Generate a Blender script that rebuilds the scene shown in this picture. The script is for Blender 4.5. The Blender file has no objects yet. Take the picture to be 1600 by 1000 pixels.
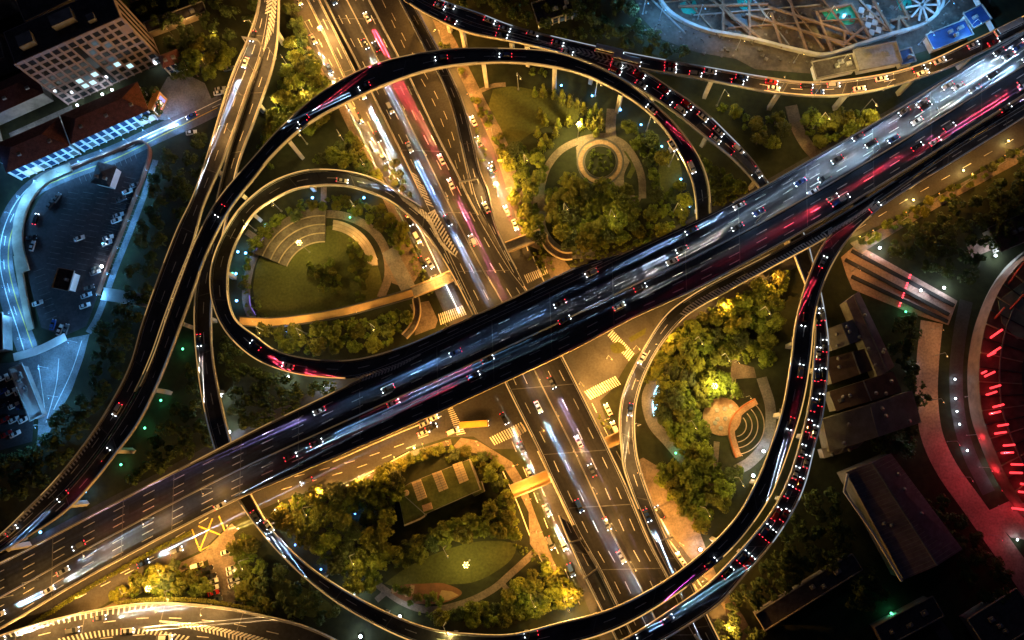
import bpy, math, random
from mathutils import Vector, Matrix
random.seed(11)
S = bpy.context.scene
COL = S.collection
R = math.radians
# ------------------------------------------------------------------ camera: a drone about 300 m up, tilted ten degrees off straight down
F = 1200.0; H = 300.0
_n = Vector(((850-800)/F, -(720-500)/F, -1)).normalized()
_z = -_n
_x = (Vector((1, 0, 0)) - _z*_z.x).normalized()
_y = _z.cross(_x)
RWC = Matrix((_x, _y, _z))
def P(u, v, z=0.0):
    d = RWC @ Vector(((u-800)/F, -(v-500)/F, -1))
    t = (z-H)/d.z
    return Vector((d.x*t, d.y*t, z))
cam_d = bpy.data.cameras.new('drone_camera'); cam = bpy.data.objects.new('drone_camera', cam_d); COL.objects.link(cam)
cam_d.sensor_width = 36; cam_d.lens = 36*F/1600; cam_d.clip_start = 1; cam_d.clip_end = 6000
cam.matrix_world = Matrix.Translation((0, 0, H)) @ RWC.to_4x4()
S.camera = cam
# ------------------------------------------------------------------ materials
MATS = {}
def mat(name, col, rough=0.8, var=0.25, scale=0.25, metal=0.0, col2=None, objvar=0.0, spec=0.4, fine=None, along=None):
    if name in MATS: return MATS[name]
    m = bpy.data.materials.new(name); m.use_nodes = True
    nt = m.node_tree; b = nt.nodes['Principled BSDF']
    b.inputs['Roughness'].default_value = rough; b.inputs['Metallic'].default_value = metal
    b.inputs['Specular IOR Level'].default_value = spec
    c = Vector(col)
    c2 = Vector(col2) if col2 else c*(1-var)
    if var or col2:
        tc = nt.nodes.new('ShaderNodeNewGeometry')
        nz = nt.nodes.new('ShaderNodeTexNoise'); nz.inputs['Scale'].default_value = scale; nz.inputs['Detail'].default_value = 6
        nz.inputs['Roughness'].default_value = 0.65
        if along is None: nt.links.new(tc.outputs['Position'], nz.inputs['Vector'])
        else:
            mp = nt.nodes.new('ShaderNodeMapping'); mp.vector_type = 'TEXTURE'; mp.inputs['Rotation'].default_value = (0, 0, along); mp.inputs['Scale'].default_value = (30, 1.1, 1)
            nt.links.new(tc.outputs['Position'], mp.inputs['Vector']); nt.links.new(mp.outputs[0], nz.inputs['Vector'])
        rp = nt.nodes.new('ShaderNodeValToRGB')
        rp.color_ramp.elements[0].position = 0.35; rp.color_ramp.elements[1].position = 0.65
        rp.color_ramp.elements[0].color = (*c2, 1); rp.color_ramp.elements[1].color = (*(c*(1+var*0.5)), 1)
        nt.links.new(nz.outputs['Fac'], rp.inputs['Fac'])
        out = rp.outputs['Color']
        if fine:
            n2 = nt.nodes.new('ShaderNodeTexNoise'); n2.inputs['Scale'].default_value = fine; n2.inputs['Detail'].default_value = 3
            nt.links.new(tc.outputs['Position'], n2.inputs['Vector'])
            mx = nt.nodes.new('ShaderNodeMixRGB'); mx.blend_type = 'OVERLAY'; mx.inputs[0].default_value = 0.6
            nt.links.new(out, mx.inputs[1]); nt.links.new(n2.outputs['Fac'], mx.inputs[2]); out = mx.outputs[0]
        if objvar:
            oi = nt.nodes.new('ShaderNodeObjectInfo'); hs = nt.nodes.new('ShaderNodeHueSaturation')
            mr = nt.nodes.new('ShaderNodeMapRange'); mr.inputs[3].default_value = 1-objvar; mr.inputs[4].default_value = 1+objvar
            nt.links.new(oi.outputs['Random'], mr.inputs[0]); nt.links.new(mr.outputs[0], hs.inputs['Value'])
            mh = nt.nodes.new('ShaderNodeMapRange'); mh.inputs[3].default_value = 0.47; mh.inputs[4].default_value = 0.52
            nt.links.new(oi.outputs['Random'], mh.inputs[0]); nt.links.new(mh.outputs[0], hs.inputs['Hue'])
            nt.links.new(out, hs.inputs['Color']); out = hs.outputs['Color']
        nt.links.new(out, b.inputs['Base Color'])
    else:
        b.inputs['Base Color'].default_value = (*c, 1)
    MATS[name] = m; return m
def emat(name, col, strength, sample=False):
    if name in MATS: return MATS[name]
    m = bpy.data.materials.new(name); m.use_nodes = True
    b = m.node_tree.nodes['Principled BSDF']
    b.inputs['Base Color'].default_value = (0.04, 0.04, 0.04, 1)
    b.inputs['Emission Color'].default_value = (*col, 1); b.inputs['Emission Strength'].default_value = strength
    m.cycles.emission_sampling = 'AUTO' if sample else 'NONE'
    MATS[name] = m; return m
ASPHALT = mat('asphalt', (0.042, 0.042, 0.046), 0.6, 0.35, 0.06, fine=1.2)
DECKASPH = mat('deck_asphalt', (0.040, 0.042, 0.050), 0.6, 0.5, 0.10, fine=0.9)
DECK_EW = mat('deck_asphalt_worn', (0.028, 0.033, 0.048), 0.5, 0.5, 0.9, along=R(27.5), fine=0.9); DECK_NS = mat('deck_asphalt_rutted', (0.030, 0.028, 0.027), 0.55, 0.45, 0.9, along=R(-62.5), fine=0.9)
CONC = mat('concrete', (0.42, 0.40, 0.37), 0.8, 0.3, 0.15)
CONCD = mat('weathered_concrete', (0.24, 0.23, 0.22), 0.85, 0.4, 0.2)
PAVE = mat('paving', (0.17, 0.135, 0.11), 0.8, 0.45, 0.15, fine=1.5)
PAVEG = mat('grey_paving', (0.17, 0.175, 0.185), 0.8, 0.45, 0.12, fine=1.5)
PAINT = mat('road_paint', (0.72, 0.70, 0.66), 0.6, 0.35, 0.9)
YPAINT = mat('yellow_paint', (0.70, 0.45, 0.06), 0.6, 0.3, 0.7)
SOIL = mat('dark_soil', (0.022, 0.028, 0.010), 0.95, 0.6, 0.05, fine=0.5)
LAWN = mat('lawn', (0.070, 0.078, 0.016), 0.95, 0.35, 0.04, fine=1.0)
BARK = mat('bark', (0.08, 0.06, 0.045), 0.9, 0.3, 2.0)
STEEL = mat('galvanised_steel', (0.30, 0.31, 0.32), 0.45, 0.15, 1.0, metal=0.6)
DARKM = mat('dark_metal', (0.05, 0.05, 0.055), 0.5, 0.1, 1.0)
GLASS = mat('dark_glass', (0.02, 0.024, 0.03), 0.08, 0.0, spec=0.8)
RUBBER = mat('rubber', (0.02, 0.02, 0.02), 0.8, 0.0)
def leafmat(name, c, c2, ov=0.35):
    m = mat(name, c, 0.65, 0.3, 0.35, col2=c2, objvar=ov, spec=0.25)
    nt = m.node_tree; b = nt.nodes['Principled BSDF']; o = nt.nodes['Material Output']
    tr = nt.nodes.new('ShaderNodeBsdfTranslucent'); mx = nt.nodes.new('ShaderNodeMixShader'); mx.inputs[0].default_value = 0.25
    src = b.inputs['Base Color'].links[0].from_socket
    nt.links.new(src, tr.inputs['Color']); nt.links.new(b.outputs[0], mx.inputs[1]); nt.links.new(tr.outputs[0], mx.inputs[2])
    nt.links.new(mx.outputs[0], o.inputs['Surface']); return m
LEAF = leafmat('leaves', (0.112, 0.134, 0.015), (0.046, 0.060, 0.008))
LEAF2 = leafmat('fresh_leaves', (0.15, 0.165, 0.016), (0.07, 0.085, 0.010))
LEAF3 = leafmat('dark_leaves', (0.055, 0.075, 0.022), (0.026, 0.038, 0.012))
# glowing strips added on the viaduct barriers, giving the rims a golden or cool glow
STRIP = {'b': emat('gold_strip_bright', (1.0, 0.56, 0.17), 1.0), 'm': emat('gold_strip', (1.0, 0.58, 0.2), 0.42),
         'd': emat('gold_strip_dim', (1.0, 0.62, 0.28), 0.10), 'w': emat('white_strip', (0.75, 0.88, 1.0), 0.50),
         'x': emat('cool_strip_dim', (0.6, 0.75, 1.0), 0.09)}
# ------------------------------------------------------------------ mesh builder and object helpers
class MB:
    def __init__(s): s.v = []; s.f = []
    def face(s, pts):
        i = len(s.v); s.v += [tuple(p) for p in pts]; s.f.append(tuple(range(i, i+len(pts))))
    def prism(s, pts, z0, z1, top=True, bottom=False):
        n = len(pts); i = len(s.v)
        ar = sum(pts[k][0]*pts[(k+1) % n][1]-pts[(k+1) % n][0]*pts[k][1] for k in range(n))
        if ar < 0: pts = pts[::-1]
        s.v += [(p[0], p[1], z0) for p in pts] + [(p[0], p[1], z1) for p in pts]
        for k in range(n):
            j = (k+1) % n; s.f.append((i+k, i+j, i+n+j, i+n+k))
        if top: s.f.append(tuple(i+n+k for k in range(n)))
        if bottom: s.f.append(tuple(i+n-1-k for k in range(n)))
    def box(s, c, sx, sy, sz, rz=0.0):
        ca, sa = math.cos(rz), math.sin(rz)
        q = [(c[0]+x*ca-y*sa, c[1]+x*sa+y*ca) for x, y in ((-sx/2, -sy/2), (sx/2, -sy/2), (sx/2, sy/2), (-sx/2, sy/2))]
        s.prism(q, c[2], c[2]+sz, True, True)
    def cyl(s, c, r0, r1, h, n=8, cap=True):
        i = len(s.v)
        for z, r in ((0, r0), (h, r1)):
            for k in range(n):
                a = 2*math.pi*k/n; s.v.append((c[0]+r*math.cos(a), c[1]+r*math.sin(a), c[2]+z))
        for k in range(n):
            j = (k+1) % n; s.f.append((i+k, i+j, i+n+j, i+n+k))
        if cap: s.f.append(tuple(i+n+k for k in range(n))); s.f.append(tuple(i+n-1-k for k in range(n)))
    def tube(s, a, b, r0, r1=None, n=6):
        r1 = r0 if r1 is None else r1
        a = Vector(a); b = Vector(b); d = (b-a).normalized()
        u = d.cross(Vector((0, 0, 1)));
        if u.length < 1e-3: u = Vector((1, 0, 0))
        u.normalize(); w = d.cross(u); i = len(s.v)
        for p, r in ((a, r0), (b, r1)):
            for k in range(n):
                t = 2*math.pi*k/n; s.v.append(tuple(p+u*(r*math.cos(t))+w*(r*math.sin(t))))
        for k in range(n):
            j = (k+1) % n; s.f.append((i+k, i+j, i+n+j, i+n+k))
        s.f.append(tuple(i+n-1-k for k in range(n))); s.f.append(tuple(i+n+k for k in range(n)))
    def ball(s, c, r, nu=10, nv=6, sz=1.0):
        i = len(s.v)
        for a in range(nv+1):
            th = math.pi*a/nv
            for k in range(nu):
                ph = 2*math.pi*k/nu
                s.v.append((c[0]+r*math.sin(th)*math.cos(ph), c[1]+r*math.sin(th)*math.sin(ph), c[2]+r*sz*math.cos(th)))
        for a in range(nv):
            for k in range(nu):
                j = (k+1) % nu; s.f.append((i+a*nu+k, i+(a+1)*nu+k, i+(a+1)*nu+j, i+a*nu+j))
    def mesh(s, name, m):
        me = bpy.data.meshes.new(name); me.from_pydata(s.v, [], s.f); me.update()
        if m: me.materials.append(m)
        return me
    def build(s, name, m, parent=None, smooth=False, local=False):
        if parent is not None and not local:
            o = parent.location; s.v = [(x-o.x, y-o.y, z-o.z) for x, y, z in s.v]
        me = s.mesh(name, m)
        if smooth: me.polygons.foreach_set('use_smooth', [True]*len(me.polygons))
        ob = bpy.data.objects.new(name, me); COL.objects.link(ob)
        if parent is not None: ob.parent = parent
        return ob
def thing(name, label, cat, loc=(0, 0, 0), rz=0.0, group=None):
    o = bpy.data.objects.new(name, None); COL.objects.link(o); o.empty_display_size = 0.5
    o.location = loc; o.rotation_euler = (0, 0, rz); o['label'] = label; o['category'] = cat
    if group: o['group'] = group
    return o
def tag(o, label, cat, group=None, kind=None):
    o['label'] = label; o['category'] = cat
    if group: o['group'] = group
    if kind: o['kind'] = kind
    return o
def struct(o): o['kind'] = 'structure'; return o
def child(name, me, parent, loc=(0, 0, 0)):
    ob = bpy.data.objects.new(name, me); COL.objects.link(ob); ob.parent = parent; ob.location = loc; return ob
def light(name, kind, loc, col, power, parent=None, size=0.4, **kw):
    d = bpy.data.lights.new(name, kind); d.color = col; d.energy = power
    if kind == 'SUN': d.angle = size
    else: d.shadow_soft_size = size
    for k, v in kw.items(): setattr(d, k, v)
    o = bpy.data.objects.new(name, d); COL.objects.link(o); o.location = loc
    if parent is not None: o.parent = parent
    return o
NUM = ['first', 'second', 'third', 'fourth', 'fifth', 'sixth', 'seventh', 'eighth', 'ninth', 'tenth', 'eleventh', 'twelfth',
       'thirteenth', 'fourteenth', 'fifteenth', 'sixteenth', 'seventeenth', 'eighteenth', 'nineteenth', 'twentieth']
def nth(k):
    if k < 20: return NUM[k]
    t = {2: 'twenty', 3: 'thirty', 4: 'forty', 5: 'fifty', 6: 'sixty', 7: 'seventy', 8: 'eighty'}
    a, b = divmod(k+1, 10)
    return (t[a]+'-'+NUM[b-1]) if b else t[a][:-1]+'ieth'
# ------------------------------------------------------------------ curves
def spline(pts, n=160):
    """Catmull-Rom through the points, evenly resampled to n+1 points (any dimension)."""
    p = [Vector(q) for q in pts]
    if len(p) > 2:
        q = [p[0]*2-p[1]]+p+[p[-1]*2-p[-2]]; d = []
        for i in range(1, len(q)-2):
            a, b, c, e = q[i-1], q[i], q[i+1], q[i+2]
            t0 = 0.0; t1 = t0+max(1e-6, (b-a).length)**0.5; t2 = t1+max(1e-6, (c-b).length)**0.5; t3 = t2+max(1e-6, (e-c).length)**0.5
            for k in range(24):
                t = t1+(t2-t1)*k/24
                A1 = a*((t1-t)/(t1-t0))+b*((t-t0)/(t1-t0)); A2 = b*((t2-t)/(t2-t1))+c*((t-t1)/(t2-t1)); A3 = c*((t3-t)/(t3-t2))+e*((t-t2)/(t3-t2))
                B1 = A1*((t2-t)/(t2-t0))+A2*((t-t0)/(t2-t0)); B2 = A2*((t3-t)/(t3-t1))+A3*((t-t1)/(t3-t1))
                d.append(B1*((t2-t)/(t2-t1))+B2*((t-t1)/(t2-t1)))
        d.append(p[-1].copy())
    else: d = p
    L = [0.0]
    for i in range(1, len(d)): L.append(L[-1]+(d[i]-d[i-1]).length)
    out = []; j = 0
    for k in range(n+1):
        s = L[-1]*k/n
        while j < len(L)-2 and L[j+1] < s: j += 1
        w = (s-L[j])/max(1e-9, L[j+1]-L[j]); out.append(d[j].lerp(d[j+1], min(1, max(0, w))))
    return out
def interp(keys, t):
    for (a, va), (b, vb) in zip(keys, keys[1:]):
        if t <= b:
            w = (t-a)/(b-a) if b > a else 0; w = w*w*(3-2*w); return va+(vb-va)*w
    return keys[-1][1]
def ribbon(mb, A, B, dz=0.0):
    i = len(mb.v); n = len(A)
    mb.v += [(p.x, p.y, p.z+dz) for p in A]+[(p.x, p.y, p.z+dz) for p in B]
    for k in range(n-1): mb.f.append((i+n+k, i+n+k+1, i+k+1, i+k))
def offset(line, d):
    out = []
    for i, p in enumerate(line):
        t = line[min(i+1, len(line)-1)]-line[max(i-1, 0)]; t.z = 0
        if t.length < 1e-6: t = Vector((1, 0, 0))
        t.normalize(); out.append(p+Vector((-t.y, t.x, 0))*d)
    return out
def wall(mb, line, w0, w1, z0, z1):
    """closed box swept along a line, from offset w0 to w1, heights z0..z1 above it"""
    a = offset(line, w0); b = offset(line, w1); i = len(mb.v); n = len(line)
    for L, z in ((a, z0), (a, z1), (b, z1), (b, z0)): mb.v += [(p.x, p.y, p.z+z) for p in L]
    for q in range(4):
        r = (q+1) % 4
        for k in range(n-1): mb.f.append((i+q*n+k, i+q*n+k+1, i+r*n+k+1, i+r*n+k))
    mb.f.append((i, i+n, i+2*n, i+3*n)); mb.f.append((i+4*n-1, i+3*n-1, i+2*n-1, i+n-1))
ROADS = []
class Road:
    def __init__(s, key, Lpx, Rpx, zk, n=140):
        s.key = key; l = spline([(x, y) for x, y in Lpx], n); r = spline([(x, y) for x, y in Rpx], n); s.n = n
        z = [interp(zk, k/n) for k in range(n+1)]
        s.L = [P(l[k].x, l[k].y, z[k]) for k in range(n+1)]; s.R = [P(r[k].x, r[k].y, z[k]) for k in range(n+1)]
        k = n//2; t = (s.L[k+1]+s.R[k+1])-(s.L[k-1]+s.R[k-1]); u = s.L[k]-s.R[k]
        s.sw = (t.x*u.y-t.y*u.x) < 0
        if s.sw: s.L, s.R = s.R, s.L
        s.C = [(a+b)/2 for a, b in zip(s.L, s.R)]
        s.W = [(a-b).length for a, b in zip(s.L, s.R)]
        s.len = sum((s.C[k+1]-s.C[k]).length for k in range(n)); ROADS.append(s)
    def at(s, t, f):
        x = max(0, min(0.9999, t))*s.n; k = int(x); w = x-k
        if s.sw: f = 1-f
        a = s.L[k].lerp(s.R[k], f); b = s.L[k+1].lerp(s.R[k+1], f); return a.lerp(b, w), (b-a)
    def near(s, p):
        return min(range(s.n+1), key=lambda k: (s.C[k].x-p.x)**2+(s.C[k].y-p.y)**2)
    def nearpx(s, u, v):
        k = s.n//2
        for _ in range(4): k = s.near(P(u, v, s.C[k].z))
        return k
    def inside(s, p, m=0.0):
        k = s.near(p); return (Vector((p.x, p.y))-s.C[k].xy).length < s.W[k]/2+m, s.C[k].z
    def sub(s, line, a, b):
        i = 0 if a is None else s.nearpx(*a); j = s.n if b is None else s.nearpx(*b)
        if i > j: i, j = j, i
        return line[i:j+1]
def side_runs(road, spec):
    """spec: list of (from_px, to_px, strip level or '')"""
    return [] if not spec else spec
VIA = {}
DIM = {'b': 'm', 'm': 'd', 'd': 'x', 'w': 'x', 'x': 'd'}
urng = random.Random(21)
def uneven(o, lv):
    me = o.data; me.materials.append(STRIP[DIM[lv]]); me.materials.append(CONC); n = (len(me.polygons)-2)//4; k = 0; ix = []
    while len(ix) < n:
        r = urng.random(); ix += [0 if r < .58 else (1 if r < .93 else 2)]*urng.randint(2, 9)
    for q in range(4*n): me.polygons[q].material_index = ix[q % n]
def viaduct(road, name, label, cat, Ls=((None, None, 'm'),), Rs=((None, None, 'm'),), lanes=(), thick=1.5, piers=30, edge=True, dz=0.0, medians=(), pier_from=0.0, pier_to=1.0, twin=False):
    c = road.C[road.n//2]
    if road.sw: Ls, Rs = Rs, Ls; lanes = [1-f for f in lanes]; medians = [(1-f, w, lv) for f, w, lv in medians]
    T = thing(name, label, cat, (c.x, c.y, 0)); VIA[road.key] = T
    d = MB(); n = road.n
    L = [p+Vector((0, 0, dz)) for p in road.L]; Rr = [p+Vector((0, 0, dz)) for p in road.R]
    ribbon(d, L, Rr)
    # soffit: box girder narrower than the slab
    i = len(d.v)
    secs = []
    for k in range(n+1):
        a, b = L[k], Rr[k]; u = b-a
        secs.append([a, a+Vector((0, 0, -0.45)), a+u*0.22+Vector((0, 0, -thick)), b-u*0.22+Vector((0, 0, -thick)), b+Vector((0, 0, -0.45)), b])
    for sct in secs: d.v += [tuple(p) for p in sct]
    for k in range(n):
        for q in range(5): d.f.append((i+k*6+q, i+k*6+q+1, i+(k+1)*6+q+1, i+(k+1)*6+q))
    d.f.append(tuple(i+q for q in range(6))); d.f.append(tuple(i+n*6+5-q for q in range(6)))
    dk = d.build('deck', {'ew': DECK_EW, 'ns': DECK_NS}.get(road.key, DECKASPH), T); dk.data.materials.append(CONCD)
    for k, pl in enumerate(dk.data.polygons): pl.material_index = 0 if k < n else 1
    for line, spec, sg in ((L, Ls, -1), (Rr, Rs, 1)):
        for a, b, lv in spec:
            ln = road.sub(line, a, b)
            if len(ln) < 2: continue
            m = MB(); wall(m, ln, 0.0, sg*0.5, -0.5, 1.0); pp = m.build('parapet', CONC, T)
            if lv:
                m = MB(); wall(m, ln, sg*0.10, sg*0.42, 1.003, 1.09); q = m.build('glow_strip', STRIP[lv], pp, local=False); uneven(q, lv)
                ch = pp.children[-1] if pp.children else None
                if ch: 
                    for v in ch.data.vertices: v.co -= T.location
    mk = MB()
    def strip(f, w, seg=None, gap=None, z=0.02):
        pts = [a.lerp(b, f)+Vector((0, 0, z)) for a, b in zip(L, Rr)]
        fine = spline(pts, max(60, int(road.len/1.5)))
        if seg is None: ribbon(mk, offset(fine, w/2), offset(fine, -w/2)); return
        st = road.len/(len(fine)-1); a = max(1, int(round(seg/st))); g = max(1, int(round(gap/st)))
        k = 0
        while k+a < len(fine):
            q = fine[k:k+a+1]; ribbon(mk, offset(q, w/2), offset(q, -w/2)); k += a+g
    if edge:
        wm = sum(road.W)/len(road.W); e = 0.9/wm; strip(e, 0.16); strip(1-e, 0.16)
    for f in lanes: strip(f, 0.24, 5.0, 8.0)
    if mk.f: mk.build('lane_marking', PAINT, T)
    jm = MB(); pm = MB(); nj = max(2, int(road.len/26))
    for q in range(nj):
        t = (q+.5+urng.uniform(-.12, .12))/nj; k = min(n-1, int(t*n)); w = t*n-k; a = L[k].lerp(L[k+1], w); b = Rr[k].lerp(Rr[k+1], w); d = (L[k+1]-L[k]).normalized()*.16; u = (b-a)*.03; h = Vector((0, 0, .022))
        jm.face([a+u-d+h, b-u-d+h, b-u+d+h, a+u+d+h])
        if urng.random() < .7:
            f = urng.uniform(.08, .6); k2 = min(n-2, k+1); ln = urng.uniform(3, 11)/max(1e-3, (L[k2+1]-L[k2]).length); wd = 3.2/max(3.5, road.W[k2]); e = min(n-1, k2+max(1, int(ln)))
            pa, pb, pc, pd = L[k2].lerp(Rr[k2], f), L[k2].lerp(Rr[k2], f+wd), L[e].lerp(Rr[e], f+wd), L[e].lerp(Rr[e], f); h = Vector((0, 0, .012)); pm.face([pd+h, pc+h, pb+h, pa+h])
    dk.data.materials.append(mat('new_asphalt', (.017, .018, .022), .55, .3, .3)); dk.data.materials.append(mat('joint_steel', (.15, .145, .14), .6, .3, 1.0))
    if jm.f:   # joints and dark repair patches are a pattern of the deck's own surface
        o = T.location; me = dk.data; vs = [tuple(v.co) for v in me.vertices]; fs = [tuple(p.vertices) for p in me.polygons]; mi = [p.material_index for p in me.polygons]; b0 = len(vs)
        vs += [(x-o.x, y-o.y, z-o.z) for x, y, z in pm.v+jm.v]; fs += [tuple(b0+q for q in f) for f in pm.f]; b0 += len(pm.v); fs += [tuple(b0+q for q in f) for f in jm.f]; mi += [2]*len(pm.f)+[3]*len(jm.f)
        nm = bpy.data.meshes.new('deck'); nm.from_pydata(vs, [], fs); nm.update()
        for q in me.materials: nm.materials.append(q)
        nm.polygons.foreach_set('material_index', mi); dk.data = nm
    for f, w, lv in medians:
        ln = [a.lerp(b, f) for a, b in zip(L, Rr)]
        m = MB(); wall(m, ln, -w/2, w/2, 0, 0.85); pp = m.build('median_barrier', CONC, T)
        if lv:
            m = MB(); wall(m, ln, -w*0.3, w*0.3, 0.853, 0.93); uneven(m.build('median_glow_strip', STRIP[lv], T), lv)
    road.T = T; road.pspec = (piers, pier_from, pier_to, twin, thick, dz)
    return T
def make_piers():
    for rd in ROADS:
        if not hasattr(rd, 'pspec') or not rd.pspec[0]: continue
        sp, a, b, twin, thick, dz = rd.pspec
        cnt = int(rd.len*(b-a)/sp)
        for q in range(cnt+1):
            t = a+(b-a)*(q+0.5)/(cnt+1)
            p, dr = rd.at(t, 0.5)
            if p.z < 3.5: continue
            if any(o is not rd and (lambda r: r[0] and r[1] < p.z-1.0)(o.inside(p, 1.5)) for o in ROADS): continue
            k = rd.near(p); w = rd.W[k]; ang = math.atan2(dr.y, dr.x)
            m = MB(); zt = p.z-thick+dz
            nrm = Vector((-math.sin(ang), math.cos(ang), 0))
            for s in ((-0.24, 0.24) if (twin and w > 14) else (0,)):
                c = p+nrm*(w*s); m.box((c.x, c.y, -0.2), 1.5, 1.9, zt-1.0+0.2, ang)
            cw = w*0.62
            q4 = []
            for (x0, z0) in ((-cw/2, zt), (cw/2, zt), (cw*0.36 if twin else 1.3, zt-1.3), (-(cw*0.36) if twin else -1.3, zt-1.3)): q4.append((x0, z0))
            dv = Vector((math.cos(ang), math.sin(ang), 0))*0.8; i = len(m.v)
            for sgn in (-1, 1):
                for x0, z0 in q4:
                    v = p+nrm*x0+dv*sgn; m.v.append((v.x, v.y, z0))
            m.f += [(i, i+1, i+2, i+3), (i+7, i+6, i+5, i+4)]+[(i+k2, i+4+k2, i+4+(k2+1) % 4, i+(k2+1) % 4) for k2 in range(4)]
            m.build('pier', CONC, rd.T)
def chevrons(T, A, B, z, n, w=0.55, lead=0.5, name='chevron_marking', mid=True, zf=None):
    a = spline(A, n*4); b = spline(B, n*4); m = MB(); N = n*4
    for k in range(n):
        i = k*4+1; j = max(0, min(N, int(i+lead*4)))
        zz = z+0.035
        pa, pb = P(a[i].x, a[i].y, zz), P(b[i].x, b[i].y, zz)
        c = (a[j]+b[j])/2; pc = P(c.x, c.y, zz)
        for s, e in (((pa, pc), (pc, pb)) if mid else ((pa, P(b[j].x, b[j].y, zz)),)):
            d = (e-s); d.z = 0
            if d.length < 0.2: continue
            d.normalize(); t = Vector((a[min(N, i+1)].x-a[i-1].x, -(a[min(N, i+1)].y-a[i-1].y), 0)).normalized()
            o = t*(w/2/max(0.35, abs(t.x*-d.y+t.y*d.x)))
            m.face([s-o, e-o, e+o, s+o])
    for i, f in enumerate(m.f):
        q = [Vector(m.v[x]) for x in f]
        if (q[1]-q[0]).cross(q[2]-q[0]).z < 0: m.f[i] = f[::-1]
    return m.build(name, PAINT, T)
# ================================================================== the viaducts, traced from their two edges
EW = Road('ew', [(-60, 907), (0, 879), (245, 751), (400, 671), (550, 599), (700, 528), (800, 481), (900, 433), (1000, 385), (1112, 332), (1200, 287), (1267, 249), (1412, 165), (1452, 140), (1600, 50), (1680, 0)],
          [(-60, 1012), (0, 984), (130, 907), (320, 806), (400, 768), (450, 747), (690, 643), (790, 597), (900, 545), (987, 499), (1085, 454), (1230, 377), (1395, 280), (1500, 214), (1600, 150), (1680, 98)], [(0, 17), (1, 17)], 180)
viaduct(EW, 'elevated_expressway', 'wide multi-lane elevated expressway crossing the whole photo from lower left to upper right', 'viaduct',
        Ls=[(None, (545, 600), 'm'), ((1118, 330), None, 'x')], Rs=[(None, (320, 806), None), ((320, 806), (1080, 456), None), ((1080, 456), None, 'd')],
        lanes=(0.14, 0.28, 0.40, 0.66, 0.78, 0.89), piers=34, twin=True, medians=[(0.525, 0.5, 'd')])
NS = Road('ns', [(500, -12), (506, 0), (566, 117), (576, 138), (603, 192), (638, 264), (667, 327), (712, 425), (742, 490), (787, 595), (800, 622), (844, 710), (862, 750), (902, 832), (935, 890), (962, 944), (992, 1005), (1010, 1040)],
          [(572, -12), (578, 0), (628, 96), (641, 120), (684, 210), (714, 268), (742, 325), (800, 422), (825, 455), (880, 558), (940, 677), (951, 700), (978, 757), (1014, 843), (1046, 904), (1080, 978), (1094, 1003), (1112, 1040)], [(0, 9), (1, 9)], 170)
viaduct(NS, 'elevated_highway', 'long straight elevated highway passing beneath the expressway from top to bottom of the photo', 'viaduct',
        Ls=[(None, (667, 327), 'b'), ((742, 490), (905, 840), 'b'), ((930, 880), None, 'm')], Rs=[(None, (742, 322), 'b'), ((803, 430), (1040, 895), 'b'), ((1076, 972), None, 'm')],
        lanes=(0.15, 0.31, 0.69, 0.85), piers=32, twin=True, medians=[(0.5, 0.45, 'm')])
N1 = Road('n1', [(406, -12), (405, 0), (400, 25), (388, 60), (362, 120), (322, 250), (300, 312), (277, 360), (225, 500), (202, 576), (150, 669), (87, 750), (45, 793), (0, 836), (-50, 872)],
          [(424, -12), (423, 0), (418, 40), (409, 85), (390, 140), (350, 250), (318, 325), (303, 381), (280, 440), (258, 500), (238, 557), (213, 612), (165, 690), (112, 757), (65, 803), (10, 849), (-45, 884)], [(0, 13), (0.6, 17), (1, 14)])
viaduct(N1, 'elevated_ramp', 'straight elevated ramp running down the left from the chevron split, outermost on the left', 'ramp',
        Ls=[(None, (322, 250), 'b'), ((322, 250), None, 'm')], Rs=[((409, 88), (213, 612), 'm')], lanes=(0.5,), piers=30)
BIG = Road('big', [(-42, 886), (10, 851), (65, 805), (112, 759), (165, 692), (215, 612), (240, 557), (260, 500), (282, 440), (306, 378), (338, 317), (400, 243), (442, 197), (500, 147), (575, 105), (650, 85), (712, 77), (800, 77), (862, 82), (912, 97), (975, 127), (1025, 165), (1062, 202), (1094, 250), (1107, 287), (1111, 332), (1113, 370)],
           [(-40, 892), (0, 864), (25, 850), (100, 802), (150, 750), (180, 712), (217, 662), (250, 595), (287, 500), (305, 450), (322, 402), (360, 328), (400, 277), (425, 246), (475, 200), (540, 162), (600, 135), (675, 110), (750, 100), (800, 99), (850, 104), (905, 116), (962, 142), (1007, 172), (1040, 207), (1066, 250), (1080, 282), (1086, 312), (1088, 345), (1089, 376)],
           [(0, 14), (0.2, 17), (0.45, 22), (0.6, 25), (0.75, 24), (1, 11)], 200)
viaduct(BIG, 'elevated_ramp', 'largest loop ramp arching over the highway at the top and sweeping down the left side', 'ramp',
        Ls=[((213, 614), (430, 210), 'm'), ((430, 210), None, 'm')], Rs=[(None, (300, 465), 'x'), ((300, 465), (425, 248), 'd'), ((425, 248), None, 'm')], lanes=(0.5,), piers=29, dz=-0.04)
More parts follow.
